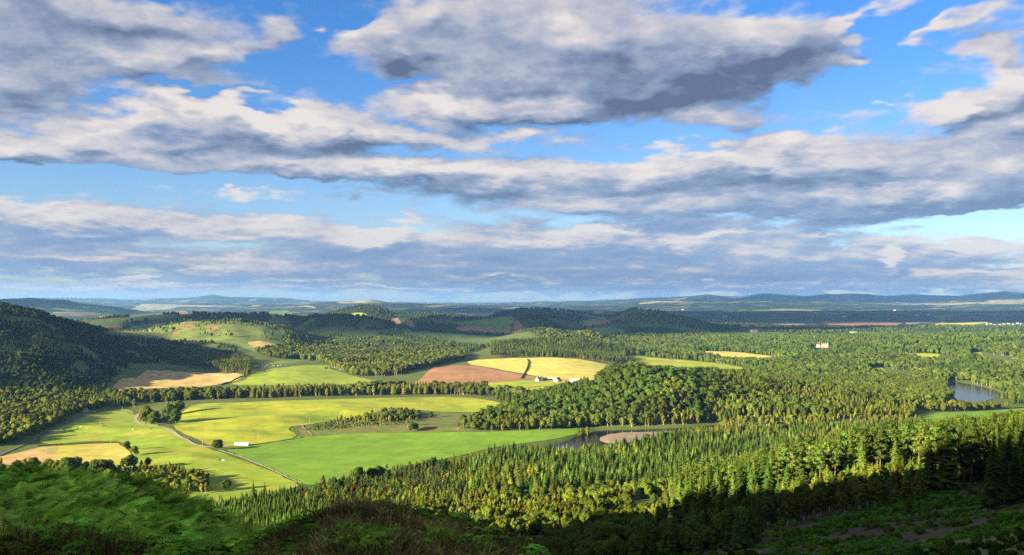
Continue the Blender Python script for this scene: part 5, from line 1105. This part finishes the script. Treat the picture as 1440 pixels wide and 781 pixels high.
for i in range(9):
    px, py = 1388+i*6+rg.uniform(-1, 1), 456.2+rg.uniform(-.9, 1.2)
    t = house(px, py, (rg.uniform(12, 19), 9), 5, 4, rg.uniform(-.5, 1.6), TIN, SLA if i % 3 else REDR, 'village_house', 'tiny white house in the distant village at the right edge', 'house', 1, 2, group='houses of the distant village')
for px, py in [(1146,441),(1187,446),(1258,437),(1290,444.5),(1306,444),(1020,446),(960,436),(870,438)]:
    house(px, py, (38, 22), 9, 5, rg.uniform(-.3, .6), WHT, TIN, 'plain_farm', 'tiny pale farm building standing alone on the wide plain', 'farm building', 0, 3, barn=True, group='lone farm buildings on the plain')
# white shelter by the round tree
x, y, z = place(340, 626.5); t = thing('field_shelter', 'long low white shelter beside the round dark tree at the field corner', 'shelter', (x, y, z), R(3))
m = MB(); n = 10; L_ = 17.; A_ = [math.pi*k/n for k in range(n+1)]
V_ = [(sx*L_/2, -2.6*math.cos(a), 3.8*math.sin(a)**.8 if math.sin(a) > 1e-6 else -.2) for sx in (-1, 1) for a in A_]; m.add(V_, [(k, k+1, n+2+k, n+1+k) for k in range(n)]+[tuple(range(n, -1, -1)), tuple(range(n+1, 2*n+2))]); m.build('cover', WHT, t)
m = MB(); m.box((L_/2+.06, 0, 1.3), (.12, 2.4, 2.6)); m.build('door', DRK, t)
m = MB(); [m.box((-L_/2+.1+k*(L_-.2)/4, sg*2.62, .5), (.15, .1, 1.2)) for k in range(5) for sg in (-1, 1)]; m.build('frame', GRY, t)
x, y, z = place(313, 648); t = thing('sheeted_heap', 'pale blue sheet spread over a dark heap in the pasture', 'heap', (x, y, z), R(8))
BLS = plain('pale blue sheet', (.38, .50, .66), .5, .1, 1.); EAR = plain('dark earth', (.12, .07, .045), .95, .3, 1.)
def mound(lx, ly, h, sd):
    g_ = 9; V_ = [((i/g_-.5)*lx, (j/g_-.5)*ly, h*max(0, 1-(2*i/g_-1)**2)*max(0, 1-(2*j/g_-1)**2)*float(.7+.6*vnoise(i*.7+sd, j*.7, 3))-.15) for i in range(g_+1) for j in range(g_+1)]
    return V_, [(i*(g_+1)+j, (i+1)*(g_+1)+j, (i+1)*(g_+1)+j+1, i*(g_+1)+j+1) for i in range(g_) for j in range(g_)]
m = MB(); m.add(*mound(7, 5, 1.5, 1)); o = m.build('sheet', BLS, t, (1.6, 0, 0)); m = MB(); m.add(*mound(5, 4.5, 1.7, 2)); m.build('earth', EAR, t, (-3.6, 0, 0))
# vehicles
TYR = plain('black rubber', (.02, .02, .02), .8, .1); RIM = plain('grey rim', (.35, .35, .36), .4, .1)
def paint(n, c): return plain(n, c, .35, .04)
def wheel(t, x, y, r=.33):
    m = MB(); m.tube([(x, y-.1, r), (x, y+.1, r)], r, 12); w_ = m.build('wheel', TYR, t); m = MB(); m.tube([(x, y-.115, r), (x, y+.115, r)], r*.55, 10); m.build('rim', RIM, w_)
def prism(prof, wd, inset=0.):
    n = len(prof); V_ = [(p[0], -wd/2, p[1]) for p in prof]+[(p[0], wd/2, p[1]) for p in prof]
    return V_, [tuple(range(n)), tuple(range(2*n-1, n-1, -1))]+[(k, n+k, n+(k+1) % n, (k+1) % n) for k in range(n)]
def car(px, py, rz, m_, label, name='parked_car', cat='car', van=False, group=None, z=.0):
    x, y, z0 = place(px, py); t = thing(name, label, cat, (x, y, z0+.6), rz, group); k = 1.35 if van else 1
    pr = [(-2.1,.35),(-2.1,.9),(-1.75,1.0),(-1.3,1.42),(.45,1.42),(1.1,.98),(2.0,.85),(2.1,.35)] if not van else [(-2.6,.4),(-2.6,2.2),(-2.4,2.3),(1.3,2.3),(1.9,1.4),(2.5,1.15),(2.6,.4)]
    m = MB(); m.add(*prism(pr, 1.7*(1.15 if van else 1))); m.build('body', m_, t)
    m = MB(); gp = [(-1.6,1.02),(-1.25,1.36),(.40,1.36),(.98,1.02)] if not van else [(1.0,1.45),(1.0,2.1),(1.38,2.1),(1.84,1.45)]; m.add(*prism(gp, 1.72*(1.15 if van else 1)+.02)); m.build('windows', GLS, t)
    for sx in (-1.3*k, 1.3*k):
        for sy in (-.8*(1.15 if van else 1), .8*(1.15 if van else 1)): wheel(t, sx, sy, .33 if not van else .38)
    for sy in (-.6, .6): m = MB(); m.box((2.08*(1.24 if van else 1), sy, .72), (.08, .3, .16)); m.build('headlight', RIM, t)
car(133, 580.6, R(25), paint('white paint', (.8, .8, .8)), 'small white car on the lane at the foot of the hill wood')
vc = [('white', (.8, .8, .78)), ('dark red', (.30, .04, .03)), ('pale blue', (.35, .5, .65)), ('grey', (.3, .3, .32)), ('cream', (.65, .58, .45)), ('navy blue', (.04, .06, .16)), ('rust brown', (.28, .12, .06))]
rg = np.random.default_rng(3); seen = {}
for i in range(30):
    px = 357+i*1.62+rg.uniform(-.5, .5); py = 517.2-1.6*(i/30)+rg.uniform(-2.0, .6)
    cn, cc_ = vc[int(rg.integers(0, 7))]; van = bool(rg.random() < .5); kd = 'van' if van else 'car'
    car(px, py, rg.uniform(0, 3.1), paint(cn+' paint', cc_), 'old '+cn+' '+kd+' parked in the crowded yard by the pine stand', 'parked_'+kd, kd, van, cn+' '+kd+'s in the yard')
# poles along the fields
PW = plain('weathered pole', (.50, .44, .36), .9, .15, 1.)
mp = MB(); mp.tube([(0, 0, -.5), (0, 0, 9.5)], [.17, .12], 8); pole_me = mesh_from('pole', mp.v, mp.f, [PW]); ma = MB(); ma.box((0, 0, 8.9), (2.2, .12, .14)); ma.box((0, 0, 8.2), (1.6, .12, .12)); arm_me = mesh_from('crossarm', ma.v, ma.f, [PW])
mi_ = MB(); [mi_.tube([(q, 0, 8.97), (q, 0, 9.2)], .06, 6) for q in (-.95, -.4, .4, .95)]; ins_me = mesh_from('insulators', mi_.v, mi_.f, [WHS])
for px, py, lb in [(65,639,'beside the left end of the hay field'), (156,623.5,'at the top of the hay field'), (284.5,628,'where the farm track meets the bare earth'), (363,617,'in the grazed field right of the white shelter'), (435,596.5,'at the left end of the scrub bank'), (527,580,'in the grazed field above the scrub bank'), (594,571,'in the grazed field right of centre'), (172,580,'in the strip of grass in front of the hill wood'), (141,600,'in the pasture below the lane'), (665,537,'by the ploughed field left of the farm')]:
    x, y, z = place(px, py); t = thing('utility_pole', 'thin pale utility pole '+lb, 'utility pole', (x, y, z), R(35)); 
    for n_, m_ in (('pole', pole_me), ('crossarm', arm_me), ('insulators', ins_me)): obj(n_, m_, t)
# wind turbines on the skyline
mt = MB(); mt.tube([(0, 0, -20), (0, 0, 78)], [2.6, 1.5], 10); tw_me = mesh_from('tower', mt.v, mt.f, [WHS]); mn = MB(); mn.box((0, 0, 79.5), (3.4, 9, 3.6), 0, .8); na_me = mesh_from('nacelle', mn.v, mn.f, [WHS])
mb_ = MB(); mb_.add([(-1.4, -5.2, 80), (1.6, -5.2, 80), (.9, -5.0, 100), (-.2, -5.2, 121), (0, -5.6, 121), (-.9, -5.7, 98)], [(0,1,2,5),(5,2,3,4),(5,4,3,2),(0,5,2,1)]); 
for i, (px, tp) in enumerate([(24,417),(45,415.5),(57,415.8),(72,415),(84,414.6),(92,415.2),(98,414.6),(104,414.8),(110,415.2),(118,415.4),(126,416)]):
    Y = 26500.; x, y = PY(px, Y); t = thing('wind_turbine', 'tiny white wind turbine on the far skyline at the left', 'wind turbine', (x, y, float(CAMZ-(tp+5.5-HY)*Y/F)), 0, 'wind turbines on the skyline')
    obj('tower', tw_me, t); obj('nacelle', na_me, t); a0 = rg.uniform(0, 2)
    for k in range(3):
        c_, s_ = math.cos(a0+2.094*k), math.sin(a0+2.094*k); V_ = [(p[0]*c_+(p[2]-80)*s_, p[1], 80-p[0]*s_+(p[2]-80)*c_) for p in mb_.v]; obj('blade', mesh_from('blade', V_, mb_.f, [WHS]), t)
# animals in the pasture
def animal(px, py, rz, m_, label, name, cat, k=1.0, group=None):
    bm = bmesh.new(); J = [(-.95,0,1.15,.20),(-.7,0,1.12,.36),(-.1,0,1.05,.42),(.6,0,1.12,.38),(.95,0,1.3,.22),(1.25,0,1.25,.17),(1.55,0,1.02,.12),
        (-.75,.22,.75,.15),(-.82,.22,.38,.07),(-.75,.22,.0,.07),(-.75,-.22,.75,.15),(-.7,-.22,.38,.07),(-.66,-.22,.0,.07),(.6,.2,.72,.13),(.62,.2,.36,.07),(.6,.2,.0,.07),(.6,-.2,.72,.13),(.7,-.2,.36,.07),(.68,-.2,.0,.07),(-1.1,0,.8,.04),(-1.12,0,.5,.04)]
    E = [(0,1),(1,2),(2,3),(3,4),(4,5),(5,6),(1,7),(7,8),(8,9),(1,10),(10,11),(11,12),(3,13),(13,14),(14,15),(3,16),(16,17),(17,18),(0,19),(19,20)]
    me = bpy.data.meshes.new(name); me.from_pydata([(a*k, b_*k, c_*k) for a, b_, c_, r_ in J], E, []); me.update(); x, y, z = place(px, py); o = obj(name, me, None, (x, y, z+.35), rz)
    o.modifiers.new('skin', 'SKIN'); 
    for v, j in zip(me.skin_vertices[0].data, J): v.radius = (j[3]*k, j[3]*k)
    me.skin_vertices[0].data[2].use_root = True; s_ = o.modifiers.new('sub', 'SUBSURF'); s_.levels = s_.render_levels = 1; me.materials.append(m_); tag(o, label, cat, group)
BLK = plain('black hide', (.03, .025, .02), .8, .2); CRM = plain('pale fleece', (.62, .56, .46), .95, .1)
for px, py, rz in [(90,606,0.2),(93,604,2.),(109,604,1.),(146,600.5,.4),(150,601,2.6),(212,604.5,.3),(101,609,3.),(185,602,1.2)]: animal(px, py, rz, BLK, 'black cow grazing in the pasture below the lane', 'cow', 'cow', 1.15, 'black cattle in the pasture')
for px, py, rz in [(114,602,.3),(187,605.5,2.8),(123,603,1.)]: animal(px, py, rz, CRM, 'pale cow grazing in the pasture below the lane', 'cow', 'cow', 1.15, 'pale cattle in the pasture')
# crags of the left hill
def crag(px, py, r_, label, sd):
    x, y = W(px, py); z = float(zat(x, y)); bm = bmesh.new(); bmesh.ops.create_icosphere(bm, subdivisions=4, radius=1)
    v_ = np.array([q.co for q in bm.verts]); f_ = np.array([[q.index for q in f.verts] for f in bm.faces]); bm.free()
    n_ = fbm(v_[:, 0]*2.3+sd*5, v_[:, 1]*2.3+v_[:, 2]*3.1, 4, sd)-.5; st = np.round((v_[:, 2]+n_)*3.5)/3.5*.12
    v_ = v_*(1+.9*n_+st)[:, None]*np.array([r_, r_*.7, r_*.75]); o = obj('rock_outcrop', mesh_from('rock_outcrop', v_, f_, [plain('dark crag rock', (.10, .095, .085), .95, .35, .1)]), None, (x, y, z-r_*.25)); tag(o, label, 'rock')
crag(42, 489, 17, 'grey rock outcrop high on the left hill', 1); crag(30, 487, 12, 'smaller grey rock left of the high outcrop', 2); crag(100, 530, 15, 'grey crag low on the left hill', 3); crag(96, 516, 9, 'small grey crag above the low crag', 4)
